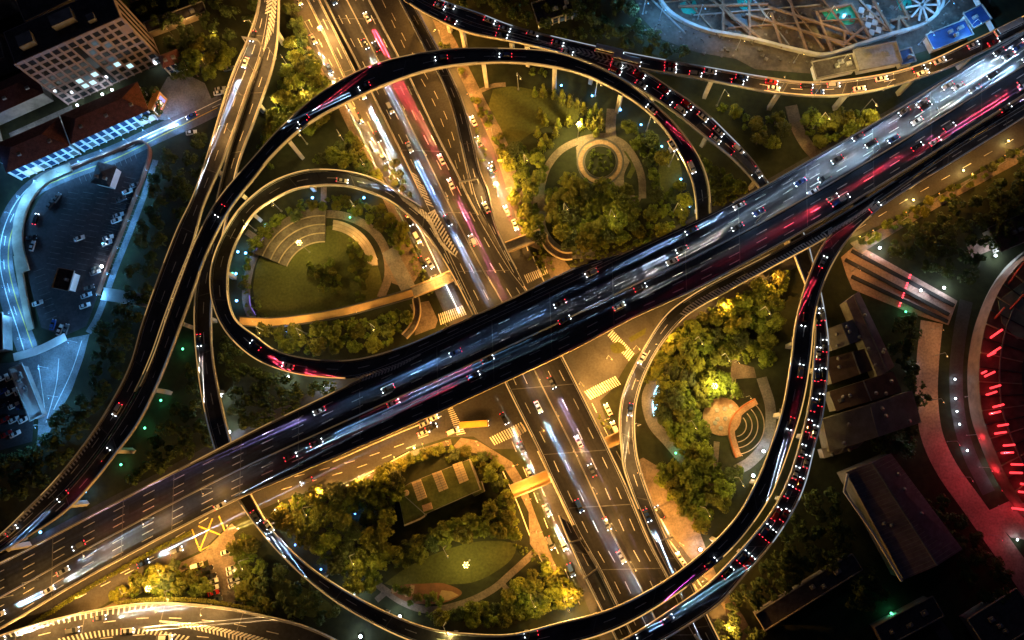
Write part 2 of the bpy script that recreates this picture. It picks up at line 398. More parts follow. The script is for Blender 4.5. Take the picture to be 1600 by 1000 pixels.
RS = Road('rs', [(990, 388.5), (900, 433.5), (800, 481.5), (700, 529), (600, 575), (550, 591), (500, 590), (450, 582), (400, 562), (362, 530), (342, 500), (330, 462), (330, 420), (345, 375), (370, 332), (400, 302), (430, 282), (475, 267), (512, 265), (555, 270), (592, 282), (625, 302), (668, 332), (700, 399), (737, 478)],
          [(985, 392), (900, 418), (800, 466), (725, 500), (625, 543), (550, 562), (482, 560), (432, 547), (400, 524), (370, 500), (360, 475), (357, 445), (360, 410), (375, 370), (400, 333), (425, 315), (462, 297), (507, 291), (540, 292), (575, 301), (612, 317), (637, 337), (670, 373), (704, 426), (738, 492)],
          [(0, 17), (0.3, 17), (0.5, 15), (0.72, 12), (0.85, 9), (1, 9)], 170)
viaduct(RS, 'elevated_ramp', 'smallest loop ramp circling the round lawn and joining the long expressway', 'ramp',
        Ls=[((550, 591), (668, 332), 'b')], Rs=[((900, 418), (600, 553), 'd'), ((600, 553), (420, 540), 'm'), ((420, 540), None, 'b')], lanes=(0.5,), piers=27, dz=-0.06)
RQ2 = Road('rq2', [(660, -15), (687, 0), (750, 22), (800, 41), (925, 72), (1025, 92), (1100, 105), (1200, 122), (1262, 129), (1325, 125), (1400, 112), (1450, 96), (1512, 67), (1600, 25), (1680, -15)],
           [(635, -12), (662, 4), (735, 36), (800, 53), (905, 82), (1007, 110), (1075, 121), (1150, 135), (1200, 145), (1262, 151), (1312, 151), (1375, 141), (1425, 127), (1475, 110), (1550, 76), (1600, 49), (1680, 5)],
           [(0, 18), (1, 18)])
viaduct(RQ2, 'elevated_ramp', 'queued elevated ramp curving along the top right past the construction site', 'ramp',
        Ls=[(None, (1000, 88), 'w'), ((1000, 88), (1190, 120), 'w'), ((1190, 120), None, 'b')], Rs=[((1007, 110), (1200, 145), 'd'), ((1200, 145), (1400, 134), 'b'), ((1400, 134), None, 'd')], lanes=(0.5,), piers=30)
RQ = Road('rq', [(637, -11), (664, 5), (737, 37), (802, 55), (907, 84), (997, 108), (1050, 140), (1100, 175), (1137, 210), (1175, 250), (1200, 286), (1228, 325), (1258, 370), (1270, 410), (1283, 460), (1290, 500), (1294, 532), (1293, 575), (1285, 650), (1272, 700), (1258, 755), (1240, 797), (1200, 857), (1162, 900), (1125, 942), (1075, 977), (1030, 1003), (980, 1030)],
          [(628, -2), (657, 18), (725, 50), (800, 66), (875, 84), (937, 107), (1000, 142), (1050, 174), (1100, 214), (1145, 250), (1185, 294), (1210, 335), (1233, 380), (1246, 415), (1263, 460), (1272, 500), (1272, 535), (1270, 565), (1266, 612), (1253, 675), (1230, 750), (1199, 807), (1139, 878), (1102, 914), (1052, 949), (985, 992), (930, 1018)],
          [(0, 17.9), (0.28, 17.9), (0.42, 11), (0.55, 10.5), (0.7, 12), (1, 13)], 200)
viaduct(RQ, 'elevated_ramp', 'ramp packed with queuing cars on the right that dives below the expressway', 'ramp',
        Ls=[((1000, 110), (1110, 186), 'd'), ((1110, 186), (1230, 330), 'w'), ((1230, 330), (1200, 857), 'w'), ((1200, 857), None, 'd')], Rs=[((640, 6), None, 'd')], lanes=(0.5,), piers=28, dz=-0.03, pier_from=0.03)
SE = Road('se', [(1700, 106), (1600, 168), (1500, 228), (1395, 301), (1330, 346), (1292, 372), (1265, 425), (1243, 500), (1235, 562), (1222, 637), (1200, 707), (1182, 750), (1150, 807), (1092, 867), (1025, 915), (950, 952), (875, 972), (800, 990), (740, 990), (675, 982), (607, 957), (540, 922), (475, 877), (424, 825), (398, 782), (378, 742), (360, 684), (345, 620), (334, 560), (331, 500), (334, 450), (345, 390), (358, 330), (374, 255), (400, 185), (427, 105), (435, 60), (437, 0), (437, -15)],
          [(1700, 118), (1600, 184), (1495, 250), (1400, 308), (1366, 333), (1325, 375), (1297, 420), (1282, 457), (1272, 500), (1266, 562), (1252, 640), (1215, 750), (1200, 782), (1150, 850), (1082, 910), (1012, 957), (950, 988), (880, 1008), (800, 1022), (720, 1020), (642, 1001), (575, 970), (520, 937), (465, 892), (420, 845), (378, 790), (352, 742), (335, 698), (320, 640), (310, 580), (304, 500), (308, 440), (321, 385), (336, 325), (354, 250), (376, 180), (403, 100), (416, 60), (422, 25), (424, -15)],
          [(0, 16.9), (0.2, 17.5), (0.38, 17.5), (0.5, 15), (0.60, 11), (0.8, 11), (0.88, 11), (1, 12.9)], 260)
viaduct(SE, 'elevated_ramp', 'very long ramp snaking down the right, around the bottom and up the left side', 'ramp',
        Ls=[((1292, 372), (1200, 707), 'd'), ((1200, 707), (800, 990), 'd'), ((800, 990), (385, 760), 'd'), ((385, 760), (345, 390), 'x'), ((345, 390), (415, 140), 'b'), ((415, 140), None, 'b')],
        Rs=[(None, (1366, 333), 'x'), ((1366, 333), (1280, 465), 'm'), ((1280, 465), (1030, 945), 'b'), ((1030, 945), (520, 937), 'b'), ((520, 937), (378, 790), 'b'), ((378, 790), (320, 640), 'd'), ((320, 640), (310, 430), 'm'), ((310, 430), (354, 250), 'd'), ((354, 250), (407, 90), 'b')], lanes=(0.5,), piers=29, dz=-0.02)
SR = Road('sr', [(1700, 88), (1600, 152), (1500, 216), (1395, 284), (1300, 343), (1200, 398), (1085, 458), (1040, 492), (1002, 550), (975, 607), (967, 650), (970, 705), (973, 730), (987, 772), (1000, 803), (1022, 855), (1046, 906), (1082, 982), (1110, 1035)],
          [(1690, 106), (1600, 166), (1500, 227), (1395, 300), (1330, 345), (1292, 372), (1200, 422), (1112, 470), (1070, 497), (1032, 542), (1010, 582), (997, 620), (992, 655), (995, 705), (1002, 735), (1027, 805), (1050, 857), (1072, 890), (1105, 960), (1140, 1030)],
          [(0, 16.9), (0.35, 16.5), (0.6, 11), (0.85, 9), (1, 9)], 170)
viaduct(SR, 'elevated_ramp', 'curved slip ramp leaving the expressway southwards past the round stage park', 'ramp',
        Ls=[((1395, 284), (1200, 398), ''), ((1200, 398), (1002, 803), 'b')], Rs=[((1290, 373), None, 'b')], lanes=(0.5,), piers=28, dz=-0.04)
IR = Road('ir', [(617, -12), (623, 0), (667, 85), (686, 120), (704, 165), (719, 225), (729, 270), (740, 312), (760, 348), (800, 424), (815, 452)],
          [(638, -12), (644, 0), (688, 81), (707, 120), (725, 162), (738, 210), (752, 270), (763, 297), (775, 351), (792, 390), (812, 428), (826, 456)], [(0, 10), (0.6, 9.5), (0.85, 9), (1, 9)])
viaduct(IR, 'elevated_ramp', 'narrow dark ramp joining the straight highway from the top, right of its lanes', 'ramp',
        Ls=[(None, (738, 308), 'm')], Rs=[(None, (700, 105), 'd'), ((700, 105), (750, 262), 'm'), ((750, 262), (806, 416), 'm')], lanes=(0.5,), piers=26, dz=-0.05)
BR = Road('br', [(472, -12), (479, 0), (506, 55), (540, 129), (553, 156)], [(494, -12), (500, 0), (528, 55), (559, 118), (572, 147)], [(0, 8), (1, 0.7)])
viaduct(BR, 'elevated_ramp', 'short dark ramp sloping down left of the straight highway at the top', 'ramp',
        Ls=[(None, (540, 129), 'b')], Rs=[(None, (558, 117), 'b')], lanes=(0.5,), piers=26)
WR = Road('wr', [(872, 806), (888, 846), (912, 900), (942, 960), (966, 1008), (985, 1045)], [(896, 822), (909, 845), (935, 886), (966, 950), (992, 1002), (1010, 1040)], [(0, 5.5), (0.35, 8.9), (1, 8.9)], 90)
viaduct(WR, 'elevated_ramp', 'short ramp climbing beside the straight highway near the bottom centre', 'ramp',
        Ls=[(None, None, 'b')], Rs=[((908, 845), (932, 882), 'm')], lanes=(0.5,), piers=24, dz=-0.05)
BL = Road('bl', [(-40, 1006), (0, 992), (50, 976), (125, 957), (200, 944), (250, 941), (312, 944), (362, 950), (400, 958), (475, 977), (525, 999), (560, 1020)],
          [(-40, 1075), (0, 1055), (60, 1040), (130, 1030), (200, 1024), (250, 1022), (312, 1026), (350, 1030), (400, 1040), (450, 1055), (500, 1075), (520, 1090)], [(0, 10), (1, 10)], 90)
viaduct(BL, 'elevated_road', 'brightly lit curved elevated road in the bottom left corner with hatched edges', 'viaduct',
        Ls=[(None, (380, 953), 'b'), ((380, 953), None, 'm')], Rs=[(None, None, 'b')], lanes=(0.3, 0.62, 0.8), piers=30, twin=True)
make_piers()
# hatched and chevron road paint, a part of the viaduct it lies on
chevrons(VIA['n1'], [(418, -8), (417, 5), (410, 40), (405, 70)], [(433, -8), (432, 8), (427, 45), (411, 84)], 13.0, 14, lead=-1.1, w=0.8)
chevrons(VIA['rq2'], [(842, 62), (905, 76), (960, 88), (1000, 106)], [(842, 66), (890, 80), (935, 95), (1000, 116)], 18.0, 22, lead=0.9, w=0.6)
chevrons(VIA['ns'], [(622, 302), (645, 318), (668, 334), (690, 376), (714, 402)], [(629, 313), (648, 328), (668, 346), (690, 384), (716, 404)], 9.0, 22, w=0.7, lead=0.6, mid=False)
chevrons(VIA['ns'], [(642, 268), (655, 295), (668, 322)], [(650, 272), (664, 298), (678, 324)], 9.0, 11, w=0.42, mid=False, lead=0.5)
chevrons(VIA['ns'], [(668, 333), (690, 372), (714, 402)], [(680, 328), (703, 372), (722, 405)], 9.0, 15, w=0.6, mid=False, lead=-1.6)
chevrons(VIA['sr'], [(1062, 490), (1085, 471), (1140, 443), (1200, 411), (1290, 362)], [(1069, 495), (1112, 468), (1160, 443), (1200, 420), (1294, 369)], 16.9, 52, w=0.55, mid=False, lead=0.6)
chevrons(VIA['se'], [(1294, 360), (1320, 346), (1352, 325), (1368, 312)], [(1296, 369), (1326, 352), (1358, 331), (1370, 320)], 17.0, 15, w=0.6, lead=-0.8)
chevrons(VIA['n1'], [(201, 583), (155, 664), (92, 747), (45, 794), (0, 838)], [(207, 588), (168, 655), (106, 740), (58, 790), (8, 838)], 16.4, 48, w=0.6, mid=False, lead=0.6)
chevrons(VIA['bl'], [(4, 993), (50, 978.5), (125, 960), (200, 947), (245, 944)], [(6, 999), (52, 984), (128, 968), (200, 956), (240, 950)], 10.0, 28, w=0.6, mid=False, lead=0.3)
chevrons(VIA['bl'], [(250, 969), (300, 974), (350, 982), (410, 996), (440, 1006)], [(250, 972), (300, 983), (345, 994), (400, 1010), (425, 1020)], 10.0, 30, w=0.6, lead=-0.7)
chevrons(VIA['bl'], [(90, 998), (150, 986), (230, 983), (300, 995)], [(95, 1008), (152, 996), (230, 991), (290, 1004)], 10.0, 30, w=0.6, mid=False, lead=0.4)
chevrons(VIA['ew'], [(556, 588), (612, 571), (655, 553)], [(560, 598), (615, 578), (657, 555)], 17.0, 20, w=0.55, lead=0.8)
# ================================================================== ground, roads, paths
LAYER = [0]
def lay(z): LAYER[0] += 1; return z+.0009*(LAYER[0] % 23)
def sheet(name, px, z, m, smooth=False, kind=True, n=90):
    z = lay(z)
    if smooth: px = [(p.x, p.y) for p in spline(list(px)+[px[0]], n)[:-1]]
    b = MB(); q = [P(u, v, z) for u, v in px]
    ar = sum(q[k].x*q[(k+1) % len(q)].y-q[(k+1) % len(q)].x*q[k].y for k in range(len(q)))
    b.face(q if ar > 0 else q[::-1]); o = b.build(name, m)
    return struct(o) if kind else o
def slab(name, px, h, m, smooth=False, n=70, parent=None):
    if smooth: px = [(p.x, p.y) for p in spline(list(px)+[px[0]], n)[:-1]]
    b = MB(); b.prism([P(u, v, h) for u, v in px], -0.05, h); o = b.build(name, m, parent)
    return struct(o) if parent is None else o
def line3(pts, z, n=60): return [P(p.x, p.y, z) for p in spline(pts, n)]
def path(name, pts, w, z, m, n=60):
    """w in metres"""
    z = lay(z); l = line3(pts, z, n); b = MB(); ribbon(b, offset(l, w/2), offset(l, -w/2)); return struct(b.build(name, m))
def dashes(pts, z, w=0.22, seg=4, gap=6, m=PAINT, name='road_marking'):
    z = lay(z); l = line3(pts, z, 10); L = sum((a-b).length for a, b in zip(l, l[1:])); l = line3(pts, z, max(12, int(L)))
    b = MB()
    if seg is None: ribbon(b, offset(l, w/2), offset(l, -w/2))
    else:
        k = 0
        while k+seg < len(l):
            q = l[k:k+seg+1]; ribbon(b, offset(q, w/2), offset(q, -w/2)); k += seg+gap
    return struct(b.build(name, m))
def zebra(a, b, c, d, n, z=0.095):
    """stripes run a-d .. b-c ; n of them"""
    z += .024; m = MB(); a, b, c, d = [P(*q, z) for q in (a, b, c, d)]
    for k in range(n):
        t0, t1 = (k+0.2)/n, (k+0.7)/n
        m.face([a.lerp(b, t0), a.lerp(b, t1), d.lerp(c, t1), d.lerp(c, t0)])
    for i, f in enumerate(m.f):
        q = [Vector(m.v[x]) for x in f]
        if (q[1]-q[0]).cross(q[2]-q[0]).z < 0: m.f[i] = f[::-1]
    return struct(m.build('zebra_crossing', PAINT))
g = MB(); g.face([(-2500, -2500, 0), (2500, -2500, 0), (2500, 2500, 0), (-2500, 2500, 0)]); struct(g.build('ground', SOIL))
# main street under the straight highway
sheet('street', [(452, -20), (468, 30), (488, 75), (508, 115), (533, 152), (558, 200), (588, 255), (612, 305), (640, 365), (664, 418), (688, 476), (715, 535), (755, 600), (788, 650), (815, 705), (838, 755), (866, 822), (895, 890), (925, 965), (948, 1030),
                 (1178, 1030), (1150, 985), (1105, 905), (1062, 850), (1015, 795), (980, 742), (958, 685), (935, 620), (905, 555), (868, 480), (835, 410), (812, 345), (795, 295), (772, 232), (742, 165), (715, 110), (690, 60), (658, -20)], 0.05, ASPHALT)
# street under the expressway
sheet('street', [(-40, 890), (120, 805), (250, 737), (400, 655), (600, 556), (700, 512), (800, 452), (860, 432), (900, 408), (1000, 382), (1100, 330), (1200, 280), (1400, 165), (1640, 25), (1660, 190), (1600, 226), (1480, 292), (1390, 345), (1330, 372), (1240, 420), (1130, 480), (1040, 520), (985, 560), (955, 610), (900, 660), (840, 700), (770, 702), (740, 682), (700, 683), (640, 702), (560, 748), (450, 778), (362, 815), (318, 858), (250, 890), (170, 940), (100, 985), (-40, 1050)], 0.058, ASPHALT)
# pavements with a kerb, medians
slab('pavement', [(655, -20), (684, 50), (700, 85), (724, 130), (750, 185), (772, 232), (790, 290), (806, 340), (822, 382), (846, 392), (832, 340), (812, 290), (800, 240), (782, 200), (760, 160), (735, 110), (700, 40), (672, -20)], 0.16, PAVE)
slab('pavement', [(487, 75), (507, 115), (532, 152), (556, 200), (586, 256), (610, 306), (638, 368), (662, 420), (650, 428), (626, 372), (600, 315), (574, 262), (546, 205), (520, 150), (496, 105), (470, 60)], 0.16, PAVE)
slab('pavement', [(706, 700), (720, 684), (745, 688), (775, 706), (800, 722), (818, 752), (835, 800), (862, 870), (890, 930), (880, 930), (850, 880), (828, 850), (826, 800), (806, 760), (790, 735), (760, 712)], 0.16, PAVE)
slab('pavement', [(985, 752), (1020, 802), (1066, 856), (1108, 910), (1150, 985), (1172, 1030), (1198, 1030), (1160, 960), (1120, 900), (1105, 862), (1085, 810), (1055, 778), (1030, 730), (1005, 715), (990, 722)], 0.16, PAVE)
slab('pavement', [(640, 476), (670, 470), (684, 500), (680, 512), (648, 524), (652, 500)], 0.16, PAVE)
slab('pavement', [(836, 398), (880, 404), (892, 420), (862, 436), (850, 412)], 0.16, PAVE)
slab('traffic_island', [(953, 540), (966, 534), (978, 545), (968, 552), (957, 550)], 0.16, LAWN, True)
slab('traffic_island', [(982, 528), (1010, 512), (1008, 522), (986, 535)], 0.16, LAWN)
slab('pavement', [(1395, 348), (1484, 296), (1604, 230), (1640, 210), (1650, 224), (1600, 250), (1500, 304), (1400, 362), (1345, 396), (1328, 380)], 0.16, PAVE)
slab('pavement', [(140, 960), (172, 944), (252, 893), (318, 862), (362, 818), (372, 828), (322, 876), (258, 905), (180, 950), (150, 972)], 0.16, PAVE)
slab('pavement', [(450, 781), (562, 751), (642, 705), (704, 686), (706, 694), (645, 713), (566, 759), (455, 790)], 0.16, PAVE)
# street markings
for pts in ([(492, 20), (515, 70), (548, 130), (590, 210), (640, 320), (690, 430)], [(482, 30), (520, 105), (560, 175), (602, 255), (640, 338), (676, 416)],
            [(612, 20), (640, 75), (672, 130), (700, 190), (718, 250), (728, 290)], [(597, 0), (640, 90), (680, 165), (706, 235), (722, 290)],
            [(800, 690), (830, 760), (862, 840), (900, 930), (930, 1000)], [(812, 680), (845, 760), (872, 830)],
            [(925, 630), (955, 690), (985, 745)], [(1010, 800), (1060, 870), (1110, 960)],
            [(460, 745), (560, 718), (640, 690), (700, 668)], [(440, 765), (560, 730), (650, 695)], [(150, 915), (250, 865), (350, 815)], [(120, 935), (230, 880), (300, 845)], [(90, 945), (190, 890), (340, 800)],
            [(1340, 358), (1420, 310), (1500, 265), (1600, 208)]):
    dashes(pts, 0.09)
for pts in ([(574, 190), (600, 240), (622, 290), (650, 345), (690, 430), (718, 490)], [(520, 722), (620, 678), (690, 650)], [(560, 748), (640, 706)], [(832, 400), (850, 440)], [(840, 705), (880, 790), (930, 900)],
            [(795, 300), (812, 350), (825, 392)], [(1020, 812), (1062, 866), (1100, 922)], [(785, 735), (808, 785), (830, 842), (858, 900)]):
    dashes(pts, 0.085, seg=None, w=0.4)
for a, b, w in (((300, 827), (312, 860), .5), ((310, 822), (355, 840), .5), ((332, 810), (312, 860), .5), ((342, 806), (355, 839), .5), ((312, 861), (350, 841), .3)):
    dashes([a, b], 0.095, seg=None, w=w, m=YPAINT, name='yellow_box_marking')
zebra((818, 430), (856, 415), (860, 425), (824, 443), 13); zebra((684, 491), (723, 477), (730, 491), (688, 508), 13)
zebra((707, 636), (728, 678), (714, 681), (699, 639), 14); zebra((764, 684), (815, 659), (823, 674), (772, 696), 14)
zebra((912, 612), (962, 587), (971, 600), (922, 625), 15); zebra((957, 515), (992, 553), (983, 565), (949, 524), 14); zebra((800, 670), (818, 662), (824, 672), (808, 684), 4)
# parks
sheet('lawn', [(395, 450), (405, 405), (432, 385), (470, 376), (520, 352), (565, 372), (590, 415), (596, 450), (580, 478), (520, 492), (450, 500), (405, 492)], 0.03, LAWN, True)
sheet('lawn', [(770, 140), (800, 135), (860, 148), (905, 165), (900, 190), (860, 195), (820, 215), (790, 245), (775, 215), (762, 180)], 0.03, LAWN, True)
sheet('lawn', [(600, 912), (640, 884), (700, 858), (760, 845), (806, 852), (800, 872), (770, 896), (738, 910), (690, 914), (640, 922)], 0.03, LAWN, True)
sheet('lawn', [(1030, 250), (1055, 240), (1065, 290), (1050, 310), (1030, 290)], 0.03, LAWN, True)
sheet('lawn', [(425, 895), (470, 915), (520, 950), (500, 965), (450, 950), (425, 920)], 0.03, LAWN, True)
sheet('lawn', [(1310, 395), (1420, 340), (1590, 250), (1600, 330), (1500, 440), (1420, 415), (1350, 388)], 0.03, SOIL)
path('park_path', [(395, 500), (385, 470), (388, 430), (400, 395), (425, 365), (455, 345), (495, 335), (540, 338), (580, 358), (602, 390), (607, 430), (595, 465)], 3.4, 0.045, PAVE)
path('park_path', [(506, 292), (505, 335)], 2.4, 0.046, PAVE); path('park_path', [(385, 362), (415, 382)], 2.6, 0.046, PAVE)
path('park_path', [(607, 390), (625, 425), (640, 455)], 6, 0.045, PAVEG)
sheet('plaza', [(612, 345), (630, 350), (657, 425), (640, 452), (612, 442), (614, 395)], 0.04, PAVE)
path('park_path', [(846, 330), (846, 292), (856, 260), (876, 235), (905, 220), (935, 214), (970, 222), (990, 245), (1002, 275), (1004, 310)], 3.0, 0.045, PAVE)
path('park_path', [(956, 220), (954, 200), (956, 170)], 4.2, 0.046, PAVE); path('park_path', [(846, 330), (845, 352), (858, 378), (880, 394), (930, 398)], 4.0, 0.047, PAVEG)
path('park_path', [(806, 325), (830, 312), (846, 306)], 4.0, 0.048, PAVE); path('park_path', [(748, 143), (770, 134), (790, 132)], 2.0, 0.045, PAVE)
sheet('plaza', [(900, 230), (920, 213), (950, 208), (975, 222), (985, 245), (975, 275), (980, 300), (1002, 310), (985, 322), (960, 290), (925, 284), (905, 265)], 0.042, PAVE, True)
path('park_path', [(978, 235), (990, 258), (982, 278)], 2, 0.05, LAWN)
path('park_path', [(1026, 590), (1012, 620), (1020, 660), (1045, 690), (1070, 720)], 4.5, 0.045, PAVEG)
path('park_path', [(1190, 590), (1204, 640), (1198, 690), (1172, 722), (1150, 735)], 4.0, 0.045, PAVEG)
path('park_path', [(1148, 560), (1145, 600), (1144, 622)], 2.2, 0.046, PAVE); path('park_path', [(1120, 690), (1115, 740), (1100, 790)], 2.2, 0.046, PAVE)
sheet('plaza', [(1148, 566), (1178, 574), (1182, 590), (1150, 592)], 0.046, PAVE)
path('park_path', [(576, 903), (596, 918), (628, 940), (668, 953), (720, 944), (768, 922), (800, 895), (840, 858), (856, 842)], 2.6, 0.045, PAVE)
path('park_path', [(800, 895), (786, 908), (792, 920), (830, 928)], 1.8, 0.046, PAVE); path('park_path', [(604, 924), (588, 938)], 2.2, 0.046, PAVE)
ORG = mat('orange_rubber', (0.17, 0.072, 0.03), 0.85, 0.3, 0.3); SAND = mat('sand', (0.32, 0.21, 0.10), 0.9, 0.2, 0.4)
sheet('playground', [(610, 926), (630, 914), (660, 912), (695, 912), (722, 926), (705, 938), (670, 944), (635, 940)], 0.05, ORG, True)
sheet('sand_patch', [(690, 922), (706, 924), (717, 930), (700, 938), (692, 938), (686, 930)], 0.056, SAND)
path('sand_patch', [(612, 924), (625, 920)], 1.8, 0.057, SAND); path('sand_patch', [(632, 930), (642, 926), (645, 914)], 1.6, 0.057, SAND)
sheet('car_park_surface', [(322, 862), (360, 826), (372, 850), (366, 900), (368, 945), (335, 945), (330, 900)], 0.046, PAVE)
# ------------------------------------------------------------------ park structures
def arc(c, r, a0, a1, z, n=40, e=1.0):
    out = []
    for k in range(n+1):
        a = R(a0+(a1-a0)*k/n); out.append(P(c[0]+r*math.cos(a), c[1]-r*e*math.sin(a), z))
    return out
def ringband(mb, c, r0, r1, a0, a1, z0, z1, n=36):
    wl = arc(c, (r0+r1)/2, a0, a1, 0, n); w = abs(r1-r0)*0.25; wall(mb, wl, -w/2, w/2, z0, z1)
PALE = mat('pale_stone', (0.38, 0.31, 0.23), 0.8, 0.25, 0.3); BRICK = mat('terracotta_paving', (0.29, 0.185, 0.12), 0.8, 0.25, 0.3, fine=1.5); WHITE = mat('white_plaster', (0.75, 0.74, 0.72), 0.7, 0.12, 0.4)
T = thing('amphitheatre', 'curved stepped amphitheatre terraces at the upper left of the round lawn', 'amphitheatre', P(470, 395, 0))
for k in range(4):
    m = MB(); ringband(m, (506, 440), 62+k*13, 75+k*13, 88, 158, 0, 0.35+k*0.45); t = m.build('terrace', mat('brown_stone', (.13, .11, .095), .85, .45, .25, fine=1.2), T)
    m = MB(); ringband(m, (506, 440), 61+k*13, 63+k*13, 88, 158, 0.35+k*0.45, 0.47+k*0.45); e = m.build('step_edge', PALE, t); [setattr(v, 'co', v.co-T.location) for v in e.data.vertices]
T = thing('seating_arc', 'broad pale curved stone seating band at the right of the round lawn', 'seating', P(570, 380, 0))
for k in range(3):
    m = MB(); ringband(m, (512, 423), 64+k*5.2, 69+k*5.2, 6, 83, 0, 0.35+0.25*k, 44); m.build('seat_tier', PALE, T)
T = thing('round_plaza', 'round plaza with concentric rings and a planted centre in the upper right park', 'plaza', P(938, 253, 0))
for r0, r1, h, mm, nm in ((35, 37, .22, DARKM, 'outer_ring'), (28, 34, .14, BRICK, 'ring_walk'), (25, 27, .42, DARKM, 'inner_kerb'), (0.5, 24, .3, SOIL, 'planted_bed')):
    m = MB()
    if r0 < 1: m.prism(arc((938, 253), r1, 0, 360, 0, 40)[:-1], 0, h)
    else: ringband(m, (938, 253), r0, r1, 0, 360, 0, h, 60)
    m.build(nm, mm, T)
T = thing('round_stage', 'round terracotta stage with scattered discs in the lower right park', 'stage', P(1130, 650, 0))
m = MB(); m.prism(arc((1128, 651), 30, 0, 360, 0, 48)[:-1], 0, 0.4); m.build('stage_floor', BRICK, T)
for dx, dy in ((-10, -10), (2, -12), (12, -16), (-9, 4), (3, 3), (-13, 10), (-4, 18)):
    m = MB(); c = P(1130+dx, 651+dy, 0); m.cyl((c.x, c.y, 0.4), 0.9, 0.75, 0.45, 12); m.build('stone_disc', CONCD, T)
T = thing('grass_theatre', 'half-round grass theatre with thin white arcs behind an orange curved wall', 'theatre', P(1160, 665, 0))
m = MB(); l = line3([(1181, 627), (1160, 640), (1146, 656), (1142, 675), (1148, 700), (1153, 714)], 0, 40); wall(m, l, -1.3, 1.3, 0, 0.9); m.build('curved_wall', BRICK, T)
m = MB(); wall(m, offset(l, -1.0), -0.25, 0.3, 0.9, 1.5); m.build('wall_coping', mat('rust_paint', (0.30, 0.10, 0.03), .7, .2, .5), T)
for r in (17, 26, 35, 45):
    m = MB(); wall(m, arc((1149, 665), r, 46, -82, 0, 36), -0.14, 0.14, 0, 0.35); m.build('step_edge', PALE, T)
# footbridges
def footbridge(name, label, pts, w, z, deckm, rail, cat='footbridge', ends=True, rm=None):
    c = P(*pts[len(pts)//2], 0); T = thing(name, label, cat, c); l = line3(pts, z, 50)
    m = MB(); wall(m, l, -w/2, w/2, -0.6, 0); m.build('deck', deckm, T)
    for s in (-1, 1):
        m = MB(); wall(m, offset(l, s*w/2), -0.15 if s > 0 else -0.25, 0.25 if s > 0 else 0.15, -0.5, rail); m.build('railing', rm or PALE, T)
    for k in range(4, 50, 14):
        m = MB(); m.cyl((l[k].x, l[k].y, -0.1), 0.45, 0.45, z-0.5, 10); m.build('column', CONC, T)
    return T
YP = mat('ochre_paving', (0.55, 0.36, 0.16), 0.8, 0.2, 0.3)
footbridge('footbridge', 'long ochre footbridge along the lower edge of the round lawn', [(374, 502), (420, 504), (480, 498), (540, 487), (600, 471), (645, 458)], 3.4, 5, YP, 1.0, rm=DARKM)
footbridge('footbridge', 'short footbridge between the round lawn and the straight highway, left of it', [(645, 457), (680, 443), (706, 431)], 4.0, 5.02, PAVEG, 1.1)
footbridge('footbridge', 'short footbridge right of the straight highway, above the expressway', [(792, 387), (818, 377), (846, 366)], 4.0, 5, PAVEG, 1.1)
footbridge('footbridge', 'curved stair ramp dropping from the footbridge beside the dense round grove', [(848, 366), (853, 380), (864, 392), (880, 400), (894, 400)], 2.6, 3.4, PAVE, 1.0)
footbridge('footbridge', 'short ochre footbridge left of the straight highway, below the expressway', [(800, 768), (828, 757), (858, 744)], 4.6, 5, YP, 1.1)
footbridge('footbridge', 'short ochre footbridge between the straight highway and the curved slip ramp', [(948, 692), (962, 686), (976, 680)], 4.0, 5, YP, 1.1)
footbridge('footbridge', 'curved stair ramp left of the highway just above the expressway', [(650, 466), (652, 490), (644, 512), (632, 526)], 2.4, 3.0, PAVE, 1.0)
# ------------------------------------------------------------------ buildings
def quad_wall(m, a, b, z0, z1): m.face([(a.x, a.y, z0), (b.x, b.y, z0), (b.x, b.y, z1), (a.x, a.y, z1)])
TILE = mat('red_roof_tile', (0.16, 0.055, 0.04), 0.8, 0.35, 0.6, fine=2.0); ROOFD = mat('dark_flat_roof', (0.055, 0.05, 0.055), 0.9, 0.4, 0.2, fine=0.8)
FRAME = mat('pinkish_render', (0.26, 0.20, 0.205), 0.8, 0.15, 0.3); BLUEG = mat('blue_glass', (0.03, 0.06, 0.12), 0.15, 0.0)
LITW = emat('lit_window', (0.6, 0.92, 1.0), 1.1); LITD = emat('dim_lit_window', (0.25, 0.6, 0.85), 0.10); LITY = emat('warm_lit_window', (1.0, 0.72, 0.35), 1.4)
A = P(107, 163, 0); B = P(255, 97, 0); u = (B-A).normalized(); nn = Vector((u.y, -u.x, 0)); hgt = 34.0; wid = (B-A).length; dep = 15.0
T = thing('office_block', 'tall pinkish office block with a grid of windows in the upper left corner', 'building', A)
def W3(s, d, z): v = A+u*s-nn*d; return Vector((v.x, v.y, z))
m = MB(); m.prism([(p.x, p.y) for p in (W3(0, 0, 0), W3(wid, 0, 0), W3(wid, dep, 0), W3(0, dep, 0))], 0, hgt); wl = m.build('wall', FRAME, T)
m = MB(); m.prism([(p.x, p.y) for p in (W3(.4, .4, 0), W3(wid-.4, .4, 0), W3(wid-.4, dep-.4, 0), W3(.4, dep-.4, 0))], hgt, hgt+0.12); rf = m.build('roof', ROOFD, T)
for s0, d0, sx, sy, h in ((8, 6, 6, 5, 3), (24, 8, 9, 5, 3.5), (34, 4, 3, 3, 2)):
    m = MB(); p = W3(s0, d0, hgt); m.box((p.x, p.y, hgt+.12), sx, sy, h, math.atan2(u.y, u.x)); m.build('roof_hut', CONCD, T)
nb = 13; bay = wid/nb; fl = hgt/8.3; wa = math.atan2(u.y, u.x)
wm = MB(); wm.box((0, 0, 0), bay*0.66, 0.1, fl*0.64, 0); wme = wm.mesh('window', GLASS)
